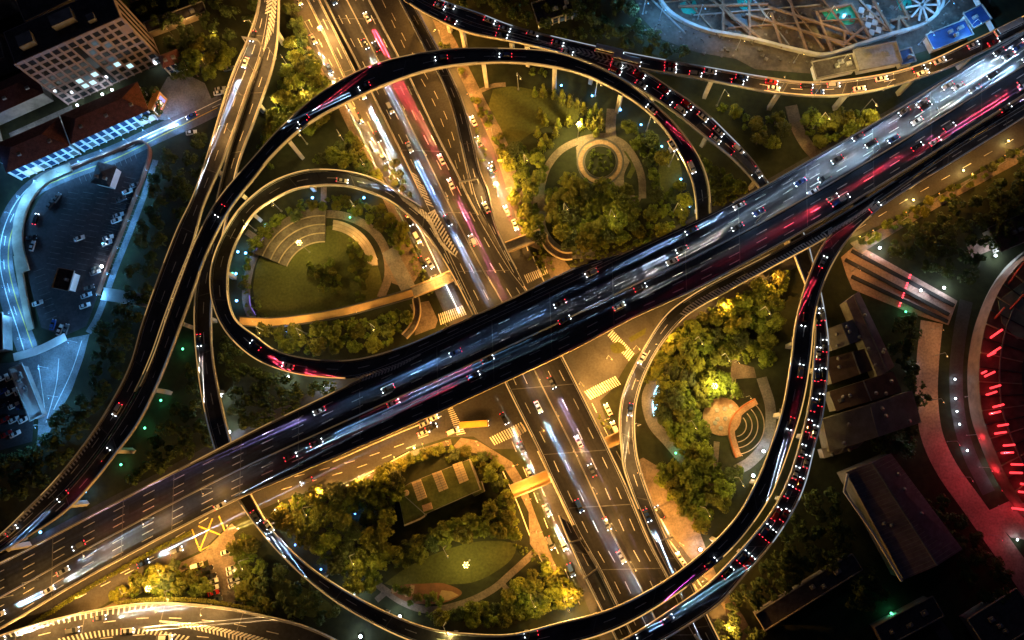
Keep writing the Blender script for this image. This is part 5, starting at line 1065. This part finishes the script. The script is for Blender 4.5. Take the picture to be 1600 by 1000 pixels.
# ================================================================== vehicles
CCOL = {'white': (.75, .75, .74), 'silver': (.45, .46, .48), 'black': (.015, .015, .017), 'grey': (.12, .125, .13), 'red': (.42, .02, .02), 'blue': (.03, .07, .25), 'beige': (.5, .42, .3)}
def carpaint(n):
    m = mat('car_paint_'+n, CCOL[n], .25, 0, metal=.15 if n in ('silver', 'grey', 'blue') else 0, spec=.6); m.node_tree.nodes['Principled BSDF'].inputs['Coat Weight'].default_value = .6; return m
PAINTS = {k: carpaint(k) for k in CCOL}
HL = emat('headlight', (.85, .93, 1.0), 9); TL = emat('taillight', (1.0, .03, .05), 5); HLO = mat('headlight_off', (.6, .62, .65), .15, 0, spec=.8); TLO = mat('taillight_off', (.25, .015, .015), .25, 0)
def hull(m, sections):
    """sections: (x, half width bottom, half width top, z0, z1)"""
    i = len(m.v); n = len(sections)
    for x, a, b, z0, z1 in sections:
        zm = z0+(z1-z0)*.55
        m.v += [(x, -a, z0), (x, -a*1.02, zm), (x, -b, z1), (x, b, z1), (x, a*1.02, zm), (x, a, z0)]
    for k in range(n-1):
        for q in range(6):
            r = (q+1) % 6; m.f.append((i+k*6+q, i+k*6+r, i+(k+1)*6+r, i+(k+1)*6+q))
    m.f.append(tuple(i+q for q in range(5, -1, -1))); m.f.append(tuple(i+(n-1)*6+q for q in range(6)))
def proto(kind):
    b = MB(); g = MB()
    if kind == 'car':
        hull(b, [(-2.28, .72, .62, .38, .82), (-2.15, .86, .74, .28, .98), (-1.4, .9, .8, .24, 1.02), (.8, .9, .8, .24, .98), (1.7, .88, .74, .24, .88), (2.15, .82, .66, .28, .76), (2.3, .66, .52, .36, .64)])
        hull(g, [(-1.75, .74, .70, .95, 1.0), (-1.05, .74, .60, .95, 1.40), (.1, .74, .60, .95, 1.42), (.98, .74, .68, .92, .97)])
        hull(b, [(-1.0, .60, .56, 1.385, 1.43), (-.4, .62, .58, 1.40, 1.47), (.08, .60, .55, 1.40, 1.445)])
        L, wx, hw, hz, tz, wr = 2.26, 1.42, .62, .62, .74, .32
    elif kind == 'van':
        hull(b, [(-2.35, .82, .78, .34, 1.0), (-2.3, .92, .86, .28, 1.1), (.9, .92, .86, .26, 1.1), (1.9, .9, .78, .26, 1.0), (2.3, .82, .66, .3, .86), (2.42, .7, .56, .4, .7)])
        hull(g, [(-2.28, .84, .74, 1.08, 1.75), (.5, .84, .74, 1.08, 1.78), (1.3, .84, .78, 1.02, 1.1)])
        hull(b, [(-2.2, .74, .70, 1.74, 1.80), (-.9, .76, .72, 1.76, 1.86), (.48, .74, .68, 1.77, 1.82)])
        L, wx, hw, hz, tz, wr = 2.36, 1.5, .66, .72, .9, .36
    else:
        hull(b, [(-5.6, 1.2, 1.1, .4, 1.3), (-5.5, 1.25, 1.22, .35, 1.4), (5.3, 1.25, 1.22, .35, 1.4), (5.6, 1.15, 1.05, .4, 1.25)])
        hull(g, [(-5.5, 1.2, 1.15, 1.38, 2.7), (5.2, 1.2, 1.15, 1.38, 2.7), (5.5, 1.1, 1.0, 1.3, 2.5)])
        hull(b, [(-5.52, 1.18, 1.05, 2.68, 3.0), (5.25, 1.18, 1.05, 2.68, 3.0)])
        for x in (-3, 0.5, 3.2): b.box((x, 0, 2.95), 1.6, 1.2, .22)
        L, wx, hw, hz, tz, wr = 5.55, 3.6, .9, .75, .95, .5
    w = MB(); n = 14; y0 = 0
    for k, y in ((0, -.12), (1, .12)):
        for q in range(n): w.v.append((wr*math.cos(6.283*q/n), y, wr+wr*math.sin(6.283*q/n)))
    for q in range(n): w.f.append((q, (q+1) % n, n+(q+1) % n, n+q))
    w.f.append(tuple(range(n-1, -1, -1))); w.f.append(tuple(range(n, 2*n)))
    h = MB(); h.box((L-.02, 0, hz-.10), .34, .38, .18); t = MB(); t.box((-L+.03, 0, tz-.08), .30, .40, .16)
    return dict(body=b.mesh('body', PAINTS['white']), glass=g.mesh('cabin_glass', GLASS), wheel=w.mesh('wheel', RUBBER), hl=h.mesh('headlight', HL), tl=t.mesh('taillight', TL), wx=wx, hw=hw, wy=.78 if kind != 'bus' else 1.1, L=L)
PROTO = {k: proto(k) for k in ('car', 'van', 'bus')}
NCAR = [0]
def beam_data(col, energy, reach):
    """car lamp spot, linear falloff, shaped into streaks that stand in for light trails"""
    k = ('beam', col, energy, reach)
    if k not in LD:
        d = bpy.data.lights.new('headlamp_beam', 'SPOT'); d.color = col; d.energy = energy; d.shadow_soft_size = .05
        d.spot_size = R(15); d.spot_blend = 1.0; d.use_nodes = True; nt = d.node_tree
        em = [n for n in nt.nodes if n.type == 'EMISSION'][0]; lf = nt.nodes.new('ShaderNodeLightFalloff'); lf.inputs['Strength'].default_value = 1.0; lf.inputs['Smooth'].default_value = 0
        nt.links.new(lf.outputs['Linear'], em.inputs['Strength']); LD[k] = d
    return LD[k]
def vehicle(p, ang, kind, colour, label, cat, group, lights=True, beam=None, tail=None, pitch=0.0):
    T = thing({'car': 'car', 'van': 'van', 'bus': 'bus'}[kind], label, cat, p, ang, group); q = PROTO[kind]
    T.rotation_euler = (0, -pitch, ang)
    b = child('body', q['body'], T); b.material_slots[0].link = 'OBJECT'; b.material_slots[0].material = PAINTS[colour]
    child('cabin_glass', q['glass'], T)
    for sx in (-1, 1):
        for sy in (-1, 1): child('wheel', q['wheel'], T, (sx*q['wx'], sy*q['wy'], 0))
    for sy in (-1, 1):
        h = child('headlight', q['hl'], T, (0, sy*q['hw'], 0)); t = child('taillight', q['tl'], T, (0, sy*q['hw'], 0))
        if not lights:
            for o, mm in ((h, HLO), (t, TLO)): o.material_slots[0].link = 'OBJECT'; o.material_slots[0].material = mm
        if beam:
            col, en, tilt = beam; o = put_light(beam_data(col, en, 0), T, (q['L']+.1, sy*q['hw'], .72)); o.rotation_euler = (R(90-tilt), 0, R(-90)); o.scale = (.06, 1, 1); o.name = 'headlamp_beam'
        if tail:
            col, en, tilt = tail; o = put_light(beam_data(col, en, 0), T, (-q['L']-.1, sy*q['hw'], .85)); o.rotation_euler = (R(90-tilt), 0, R(90)); o.scale = (.07, 1, 1); o.name = 'taillight_glow'
    NCAR[0] += 1; return T
RK = {'ew': EW, 'ns': NS, 'n1': N1, 'big': BIG, 'rs': RS, 'rq2': RQ2, 'rq': RQ, 'se': SE, 'sr': SR, 'bl': BL, 'wr': WR}
NAMES = {'ew': 'the long expressway', 'ns': 'the straight highway', 'n1': 'the outermost left ramp', 'big': 'the largest loop', 'rs': 'the smallest loop', 'se': 'the long snaking ramp', 'sr': 'the curved slip ramp', 'bl': 'the hatched corner road', 'rq': 'the lower queued ramp', 'g': 'the ground street', 'rq2': 'the top right ramp'}
def zat(key, x, y):
    if key == 'g': return .1
    r = RK[key]; return r.C[r.nearpx(x, y)].z+.03
WB = (.45, .70, 1.0); WW = (1.0, .86, .66); WC = (.72, .86, 1.0); CB = (.35, .62, 1.0); VI = (.75, .55, 1.0); RD = (1.0, .04, .08); OR = (1.0, .60, .22)
# each moving car stands at the back of the light it throws: (road, tail x, y, head x, y, kind, colour, strength)
STREAK = [
 ('ew', 924, 427, 857, 451, 'h', WB, 1.5), ('ew', 1065, 390, 995, 422, 'h', WC, 1.2), ('ew', 1050, 409, 972, 445, 'h', WW, 1.1), ('ew', 1155, 322, 1097, 350, 'h', WB, 1.3), ('ew', 1152, 355, 1085, 387, 'h', WW, .9), ('ew', 1185, 332, 1120, 360, 'h', WW, .8),
 ('ew', 882, 500, 935, 484, 'h', WC, .8), ('ew', 967, 479, 1039, 444, 'h', WW, .6), ('ew', 875, 475, 815, 500, 'h', CB, 1.0), ('ew', 1080, 361, 1040, 381, 'h', WB, 1.0), ('ew', 1000, 450, 1075, 410, 'h', CB, .8),
 ('ew', 455, 714, 555, 672, 'h', (.6, .95, 1.0), 1.8), ('ew', 615, 630, 697, 594, 'h', (.3, .7, 1.0), 1.6), ('ew', 495, 692, 587, 650, 'h', CB, .7), ('ew', 762, 562, 715, 581, 't', RD, .7), ('ew', 607, 607, 525, 645, 'h', WC, .5), ('ew', 500, 642, 410, 687, 'h', VI, .7), ('ew', 712, 551, 630, 585, 'h', CB, .8), ('ew', 740, 587, 650, 625, 't', RD, .5),
 ('ew', 125, 852, 220, 802, 't', RD, 1.5), ('ew', 0, 960, 60, 929, 'h', (.5, .75, 1.0), 2.2), ('ew', 100, 892, 217, 827, 'h', WC, 1.0), ('ew', 77, 922, 160, 877, 'h', WW, .9), ('ew', 345, 790, 385, 771, 'h', WC, .6),
 ('ew', 1307, 250, 1257, 272, 'h', WC, 1.4), ('ew', 1287, 279, 1225, 311, 'h', WC, 1.4), ('ew', 1317, 311, 1377, 275, 'h', CB, 1.6), ('ew', 1300, 310, 1225, 352, 't', RD, .8), ('ew', 1307, 317, 1242, 355, 't', RD, .8), ('se', 1366, 325, 1337, 352, 't', RD, .9),
 ('ew', 1480, 135, 1432, 160, 'h', WC, 2.0), ('ew', 1496, 136, 1444, 164, 'h', WB, 1.8), ('ew', 1575, 89, 1512, 122, 'h', WC, 2.0), ('ew', 1605, 60, 1540, 96, 'h', WC, 2.2), ('ew', 1560, 82, 1500, 112, 'h', WB, 1.8), ('ew', 1412, 175, 1367, 201, 'h', WC, 1.6), ('ew', 1432, 190, 1372, 221, 'h', WC, 1.4), ('ew', 1522, 140, 1470, 170, 'h', WW, 1.5), ('ew', 1605, 92, 1560, 118, 'h', WB, 1.8), ('ew', 1590, 75, 1550, 97, 'h', WC, 1.8), ('ew', 1360, 225, 1310, 252, 'h', WW, 1.3), ('ew', 1395, 218, 1345, 246, 'h', WC, 1.2), ('ew', 1340, 215, 1300, 238, 'h', WC, 1.2), ('ew', 1440, 162, 1400, 184, 'h', WB, 1.6), ('ew', 1550, 118, 1500, 145, 'h', WC, 1.6), ('ew', 1610, 70, 1570, 92, 'h', WC, 2), ('ew', 1250, 285, 1210, 306, 'h', WC, 1.0), ('ew', 1270, 300, 1215, 330, 'h', WW, .9),
 ('ew', 1598, 135, 1572, 160, 't', RD, 1.8), ('ew', 1597, 128, 1545, 166, 't', RD, 1.2), ('ew', 1482, 200, 1432, 234, 't', (1.0, .15, .45), 1.1), ('ew', 1460, 222, 1530, 175, 'h', VI, 1.0), ('ew', 1432, 230, 1400, 250, 't', RD, 1.0), ('ew', 1445, 167, 1392, 195, 't', RD, .9), ('ew', 1570, 170, 1610, 145, 'h', VI, .8),
 ('ns', 521, 1, 541, 31, 'h', WC, 2.2), ('ns', 571, 70, 592, 108, 'h', WC, 1.3), ('ns', 574, 28, 602, 80, 't', RD, 2.4), ('ns', 588, 74, 607, 104, 't', RD, .7), ('g', 567, 148, 585, 183, 'h', WC, 1.6), ('ns', 640, 231, 668, 285, 'h', (.25, .5, 1.0), 1.6), ('ns', 705, 288, 748, 365, 't', (1, .2, .4), .7), ('ns', 739, 376, 770, 433, 't', (1, .12, .35), 1.4), ('ns', 760, 325, 780, 375, 't', RD, .7), ('ns', 700, 345, 720, 385, 'h', WC, .7),
 ('ns', 841, 636, 881, 710, 'h', (.4, .65, 1.0), 1.7), ('g', 788, 654, 802, 680, 'h', WC, 1.6), ('g', 855, 797, 873, 832, 'h', WW, 2.6), ('sr', 1011, 805, 1041, 870, 'h', WC, 2.4), ('g', 860, 848, 874, 878, 'h', CB, 1.2), ('ns', 948, 818, 966, 850, 'h', CB, .8), ('ns', 862, 598, 890, 650, 'h', VI, .5), ('ns', 904, 690, 930, 740, 't', RD, .4), ('ns', 970, 870, 990, 905, 'h', WC, .6),
 ('big', 570, 136, 525, 160, 'h', WB, 1.3), ('big', 690, 92, 637, 105, 'h', WC, .6), ('big', 475, 197, 432, 230, 'h', WB, .9), ('big', 475, 188, 486, 182, 't', RD, .9), ('big', 1017, 172, 1050, 207, 't', RD, .6), ('big', 1080, 262, 1090, 295, 'h', (.2, 1, .75), .8), ('big', 1050, 228, 1068, 258, 'h', WB, .6), ('big', 790, 88, 740, 92, 'h', WB, .5), ('big', 345, 330, 325, 362, 'h', WC, .7),
 ('rs', 451, 572, 512, 577, 't', RD, 2.0), ('rs', 400, 540, 432, 560, 't', RD, 1.3), ('rs', 535, 283, 565, 288, 'h', WC, .5), ('se', 312, 532, 321, 605, 'h', WW, 1.1), ('se', 400, 807, 424, 839, 'h', WC, 1.6), ('se', 421, 822, 475, 882, 'h', WB, 1.4), ('se', 1235, 662, 1215, 725, 'h', WC, 1.3), ('se', 1110, 880, 1060, 905, 't', (.9, .1, .5), .6), ('se', 1250, 580, 1242, 620, 't', RD, .6), ('se', 1256, 500, 1250, 540, 'h', VI, .7), ('se', 1285, 410, 1272, 440, 't', RD, .5), ('se', 830, 990, 770, 995, 'h', WC, .8),
 ('rq', 1042, 967, 1077, 945, 'h', (.5, .9, 1.0), 1.2), ('rq', 985, 998, 1009, 988, 'h', CB, 1.2), ('bl', 115, 984, 165, 979, 'h', WC, 1.8), ('bl', 157, 965, 215, 962, 'h', WC, 1.5), ('bl', 0, 1000, 50, 986, 'h', WW, 1.6), ('bl', 260, 995, 320, 1005, 'h', WW, 1.6), ('n1', 396, 58, 391, 100, 'h', WC, 1.2), ('n1', 384, 99, 372, 133, 'h', WC, 1.2), ('n1', 185, 640, 155, 690, 'h', WC, .7), ('n1', 20, 829, 0, 845, 't', RD, 1.3), ('big', 165, 710, 140, 740, 't', RD, .8), ('big', 100, 775, 70, 805, 'h', CB, .8),
 ('g', 225, 880, 272, 857, 'h', WC, 1.3), ('g', 277, 860, 315, 845, 'h', WC, 1.0), ('g', 590, 215, 606, 245, 'h', WW, 1.0), ('g', 640, 345, 652, 372, 'h', WC, 1.0), ('g', 672, 412, 690, 440, 'h', WC, .9), ('g', 740, 190, 752, 214, 't', RD, .8), ('g', 300, 182, 260, 200, 'h', CB, 1.2), ('g', 468, 2, 482, 34, 'h', WW, 2), ('g', 490, 62, 505, 92, 'h', WW, 1.6), ('g', 515, 108, 530, 138, 'h', OR, 1.6), ('g', 545, 165, 558, 192, 'h', OR, 1.4), ('g', 562, 186, 578, 216, 'h', WW, 1.2), ('g', 600, 248, 618, 282, 'h', OR, 1.4), ('g', 622, 290, 640, 325, 'h', WW, 1.2), ('g', 652, 372, 668, 402, 'h', OR, 1.2), ('g', 660, 410, 676, 440, 'h', WW, 1.0), ('g', 792, 330, 775, 290, 'h', WW, 1.6), ('g', 770, 262, 756, 232, 'h', OR, 1.4), ('g', 748, 222, 734, 192, 'h', (1, .45, .3), 1.2), ('g', 718, 165, 702, 130, 'h', OR, 1.4), ('g', 690, 120, 674, 90, 'h', OR, 1.2), ('g', 660, 60, 645, 30, 'h', WW, 1.2), ('g', 805, 352, 795, 322, 't', RD, 1.2), ('g', 815, 700, 830, 735, 'h', WC, 2.0), ('g', 828, 740, 845, 780, 'h', OR, 1.5), ('g', 880, 850, 892, 880, 'h', OR, 1.8), ('g', 892, 890, 908, 930, 'h', WW, 1.6), ('g', 1062, 872, 1046, 842, 'h', OR, 1.2), ('g', 1030, 800, 1014, 772, 'h', WC, 1.0), ('g', 960, 668, 946, 636, 'h', OR, 1.0), ('g', 440, 795, 400, 812, 'h', OR, 1.0), ('g', 600, 730, 560, 748, 'h', OR, 1.0), ('g', 480, 752, 520, 735, 't', RD, .6), ('ns', 610, 170, 628, 206, 'h', OR, .8), ('ns', 690, 250, 672, 212, 'h', OR, .7), ('ns', 925, 735, 908, 700, 'h', OR, .7), ('ns', 905, 790, 922, 824, 'h', OR, .7), ('sr', 1003, 560, 985, 592, 'h', WW, .7), ('sr', 985, 640, 985, 690, 'h', OR, 1.0), ('bl', 200, 985, 240, 984, 'h', OR, 1.5), ('g', 768, 270, 785, 310, 't', RD, .8), ('g', 950, 640, 965, 670, 't', RD, .6),
]
cc = random.Random(8); cnt = {}
HW = {'h': 'white beams', 't': 'red glow'}
E0 = 520000.0
def region(x, y): return ('top ' if y < 333 else 'middle ' if y < 667 else 'bottom ')+('left' if x < 533 else 'centre' if x < 1067 else 'right')
STREAK.sort(key=lambda s: s[1])
for key, x0, y0, x1, y1, kd, col, st in STREAK:
    z = zat(key, x0, y0); a = P(x0, y0, z); b = P(x1, y1, zat(key, x1, y1)); d = b-a
    if key != 'g':   # point along the lane
        r = RK[key]; k = max(1, min(r.n-1, r.near(a))); tg = r.C[k+1]-r.C[k-1]; d = tg if tg.dot(d) > 0 else -tg
    xy = math.hypot(d.x, d.y)
    if key in ('ns', 'g', 'sr', 'bl', 'n1'): st *= 1.9
    if key == 'ew' and x0 > 1200: st *= .55; col = tuple(c*q for c, q in zip(col, (.8, .92, 1.0))) if kd == 'h' else col
    cl = cc.choice(['white', 'silver', 'black', 'grey', 'white', 'blue', 'grey']); kn = cc.choice(['car', 'car', 'car', 'van'])
    k = (key, kd, region(x0, y0)); cnt[k] = cnt.get(k, 0)+1
    if kd == 'h': pos, ang, beam, tail = a, math.atan2(d.y, d.x), (col, E0*st, 5.5), None
    else:        # red: the car is ahead, its red light falls behind it
        pos, ang, beam, tail = a, math.atan2(-d.y, -d.x), None, (col, E0*st*.8, 6.0)
    pitch = math.atan2(d.z, xy)*(1 if kd == 'h' else -1)
    lab = '%s %s, %s, on %s, %s from left at %s' % (cl, kn, HW[kd], NAMES[key], nth(cnt[k]-1), region(x0, y0))
    vehicle(pos, ang, kn, cl, lab, kn, 'moving cars on '+NAMES[key], True, beam, tail, pitch)
# queues: (road, t range, lane fraction, gap in metres, chance, direction, name of lane)
def queue(key, p0, p1, lanes, gap, chance, sgn, where, cols):
    r = RK[key]; i, j = r.nearpx(*p0), r.nearpx(*p1); L = sum((r.C[k+1]-r.C[k]).length for k in range(min(i, j), max(i, j)))
    for li, f in enumerate(lanes):
        s = cc.uniform(0, 5); n = 0
        while s < L:
            if cc.random() < chance and NCAR[0] < 298:
                t = (min(i, j)+(max(i, j)-min(i, j))*s/L)/r.n; p, _ = r.at(t, f+cc.uniform(-.015, .015)); p2, _ = r.at(min(.999, t+.004), f)
                if t > .995: break
                p1_, _ = r.at(max(0, t-.004), f); d = (p2-p1_)*sgn; cl = cc.choice(cols); kn = cc.choice(['car', 'car', 'car', 'van', 'van', 'car', 'car', 'bus' if n > 2 else 'car'])
                if kn == 'bus': s += 4; p, _ = r.at((min(i, j)+(max(i, j)-min(i, j))*s/L)/r.n, f); s += 4.5
                vehicle(p+Vector((0, 0, .03)), math.atan2(d.y, d.x), kn, cl, '%s %s, %s from top in %s lane of %s' % (cl, kn, nth(n), ('outer', 'middle', 'inner')[li if len(lanes) == 3 else li*2], where), kn, 'queue on '+where, True, None, None, math.atan2(d.z, math.hypot(d.x, d.y))); n += 1
            s += gap*cc.uniform(.82, 1.8)
CQ = ['white', 'white', 'silver', 'black', 'grey', 'red', 'blue', 'white']
queue('rq', (950, 100), (1195, 285), (.28, .72), 6.8, .93, 1, 'the packed turning ramp', CQ)
queue('rq', (1280, 480), (1150, 912), (.28, .70), 7.2, .93, -1, 'the right-hand queued ramp', ['black', 'grey', 'black', 'white', 'silver', 'red', 'blue'])
queue('rq2', (1030, 98), (1590, 35), (.3, .7), 9.5, .8, 1, 'the top right queue', CQ)
queue('rq2', (680, 4), (990, 92), (.3, .68), 16, .75, 1, 'the top centre queue', CQ)
queue('rq', (700, 30), (930, 98), (.5,), 16, .75, 1, 'the ramp beside the top chevrons', CQ)
# parked
def parked(x, y, ang, cl, lab, kn='car', z=.09, lights=False, grp='parked cars'):
    if NCAR[0] < 300: vehicle(P(x, y, z), R(ang), kn, cl, lab, kn, grp, lights)
PARK = [(309, 883, 'white', 'van'), (325, 888, 'black', 'car'), (330, 900, 'black', 'car'), (333, 908, 'white', 'car'), (334, 918, 'white', 'car'), (335, 926, 'red', 'car'), (339, 936, 'grey', 'car')]
for k, (x, y, cl, kn) in enumerate(PARK): parked(x, y, 18, cl, '%s parked %s, %s from top, left column of the small car park' % (cl, kn, nth(k)), kn)
for k, (x, y, cl) in enumerate([(355, 862, 'white'), (363, 887, 'white'), (364, 894, 'white'), (365, 905, 'silver'), (367, 914, 'white'), (370, 942, 'grey')]): parked(x, y, 18, cl, '%s parked car, %s from top, right column of the small car park' % (cl, nth(k)))
for k, (x, y, cl) in enumerate([(212, 290, 'silver'), (200, 300, 'white'), (190, 312, 'grey'), (186, 337, 'silver'), (183, 345, 'white'), (170, 372, 'white'), (168, 380, 'silver'), (152, 420, 'grey'), (150, 426, 'silver'), (140, 450, 'grey'), (136, 462, 'silver'), (134, 478, 'white')]): parked(x, y, 20, cl, '%s car on the right edge of the teardrop car park, %s from top' % (cl, nth(k)))
for k, (x, y, cl, ang) in enumerate([(125, 373, 'white', 20), (90, 310, 'grey', 60), (80, 320, 'grey', 60), (50, 372, 'black', 10), (52, 385, 'silver', 80), (95, 516, 'white', 75), (60, 474, 'white', 20), (84, 508, 'blue', 80), (104, 515, 'grey', 75)]): parked(x, y, ang, cl, '%s car loose in the teardrop car park, %s from its upper right' % (cl, nth(k)))
parked(57, 343, 80, 'black', 'dark car braking with red lights in the teardrop car park', lights=True)
for k, (x, y, cl) in enumerate([(345, 140, 'silver'), (343, 146, 'white'), (358, 108, 'grey'), (300, 208, 'white')]): parked(x, y, 10, cl, '%s car parked left of the outermost ramp, %s of a loose four' % (cl, nth(k)))
for k in range(14):
    x, y = 4+(k % 3)*14+cc.uniform(-2, 2)+(k//3)*2, 590+(k//3)*22; parked(x, y, 28, cc.choice(CQ), 'car in the dim car park at the left edge below the plaza', grp='cars in the dim left car park')
for k, (x, y, cl) in enumerate([(655, 655, 'white'), (668, 648, 'white'), (664, 662, 'silver'), (676, 654, 'white'), (662, 676, 'silver'), (674, 668, 'black')]): parked(x, y, 24, cl, '%s car waiting at the zebra crossing under the expressway, %s of six' % (cl, nth(k)), lights=True, grp='cars waiting at the crossing')
PAINTS['yellow'] = mat('bus_paint_yellow', (.7, .42, .08), .3, .1, 1.0)
vehicle(P(741, 663, .09), R(4), 'bus', 'yellow', 'yellow bus turning across the junction below the expressway', 'bus', 'buses', True)
vehicle(P(708, 674, .09), R(22), 'van', 'white', 'white van on the zebra crossing behind the yellow bus', 'van', 'vans at the crossing', True)
# overhead sign gantries
def gantry(x0, y0, x1, y1, z, label):
    a, b = P(x0, y0, z), P(x1, y1, z); T = thing('sign_gantry', label, 'gantry', a)
    for p in (a, b): m = MB(); m.cyl((p.x, p.y, z), .22, .2, 6.2, 8); m.build('post', STEEL, T)
    m = MB(); l = [a+Vector((0, 0, 6.2)), b+Vector((0, 0, 6.2))]; wall(m, l, -.25, .25, 0, .5); wall(m, l, -.2, .2, .9, 1.1); m.build('beam', STEEL, T)
for q in ((388, 72, 412, 76, 13, 'pale sign gantry over the outermost ramp at the chevron tip'), (888, 846, 907, 840, 8.9, 'slim gantry over the foot of the short bottom ramp'), (911, 900, 932, 884, 8.9, 'second slim gantry over the short bottom ramp'), (1024, 843, 1047, 836, 9, 'gantry across the lower end of the curved slip ramp'), (720, 294, 748, 288, 9, 'double-armed dark gantry where the narrow dark ramp joins the highway')): gantry(*q)

print('CARS', NCAR[0])
SKY=0.008; MOON=0.05; EXPO=0.0
# ------------------------------------------------------------------ night sky and moonlight
W = bpy.data.worlds.new('World'); S.world = W; W.use_nodes = True
wn = W.node_tree; bg = wn.nodes['Background']
sk = wn.nodes.new('ShaderNodeTexSky'); sk.sky_type = 'NISHITA'; sk.sun_disc = False
sk.sun_elevation = R(2.0); sk.sun_rotation = R(200)
tn = wn.nodes.new('ShaderNodeMixRGB'); tn.blend_type = 'MULTIPLY'; tn.inputs[0].default_value = 1; tn.inputs[2].default_value = (.45, .5, 1.25, 1)
wn.links.new(sk.outputs[0], tn.inputs[1]); wn.links.new(tn.outputs[0], bg.inputs['Color']); bg.inputs['Strength'].default_value = SKY
sl = light('moon', 'SUN', (0, 0, 400), (0.62, 0.68, 1.0), MOON, size=R(0.5))
sl.rotation_euler = (R(40), 0, R(200))
S.view_settings.view_transform = 'Standard'; S.view_settings.look = 'None'; S.view_settings.exposure = EXPO; S.view_settings.gamma = 1
S.cycles.use_denoising = True
try: S.cycles.denoiser = 'OPENIMAGEDENOISE'; S.cycles.denoising_input_passes = 'RGB_ALBEDO_NORMAL'
except Exception: pass
S.cycles.use_light_tree = True; S.cycles.max_bounces = 4; S.cycles.diffuse_bounces = 2; S.cycles.glossy_bounces = 2; S.cycles.transmission_bounces = 2
S.cycles.sample_clamp_indirect = 3.0; S.cycles.sample_clamp_direct = 0.0; S.cycles.caustics_reflective = False; S.cycles.caustics_refractive = False
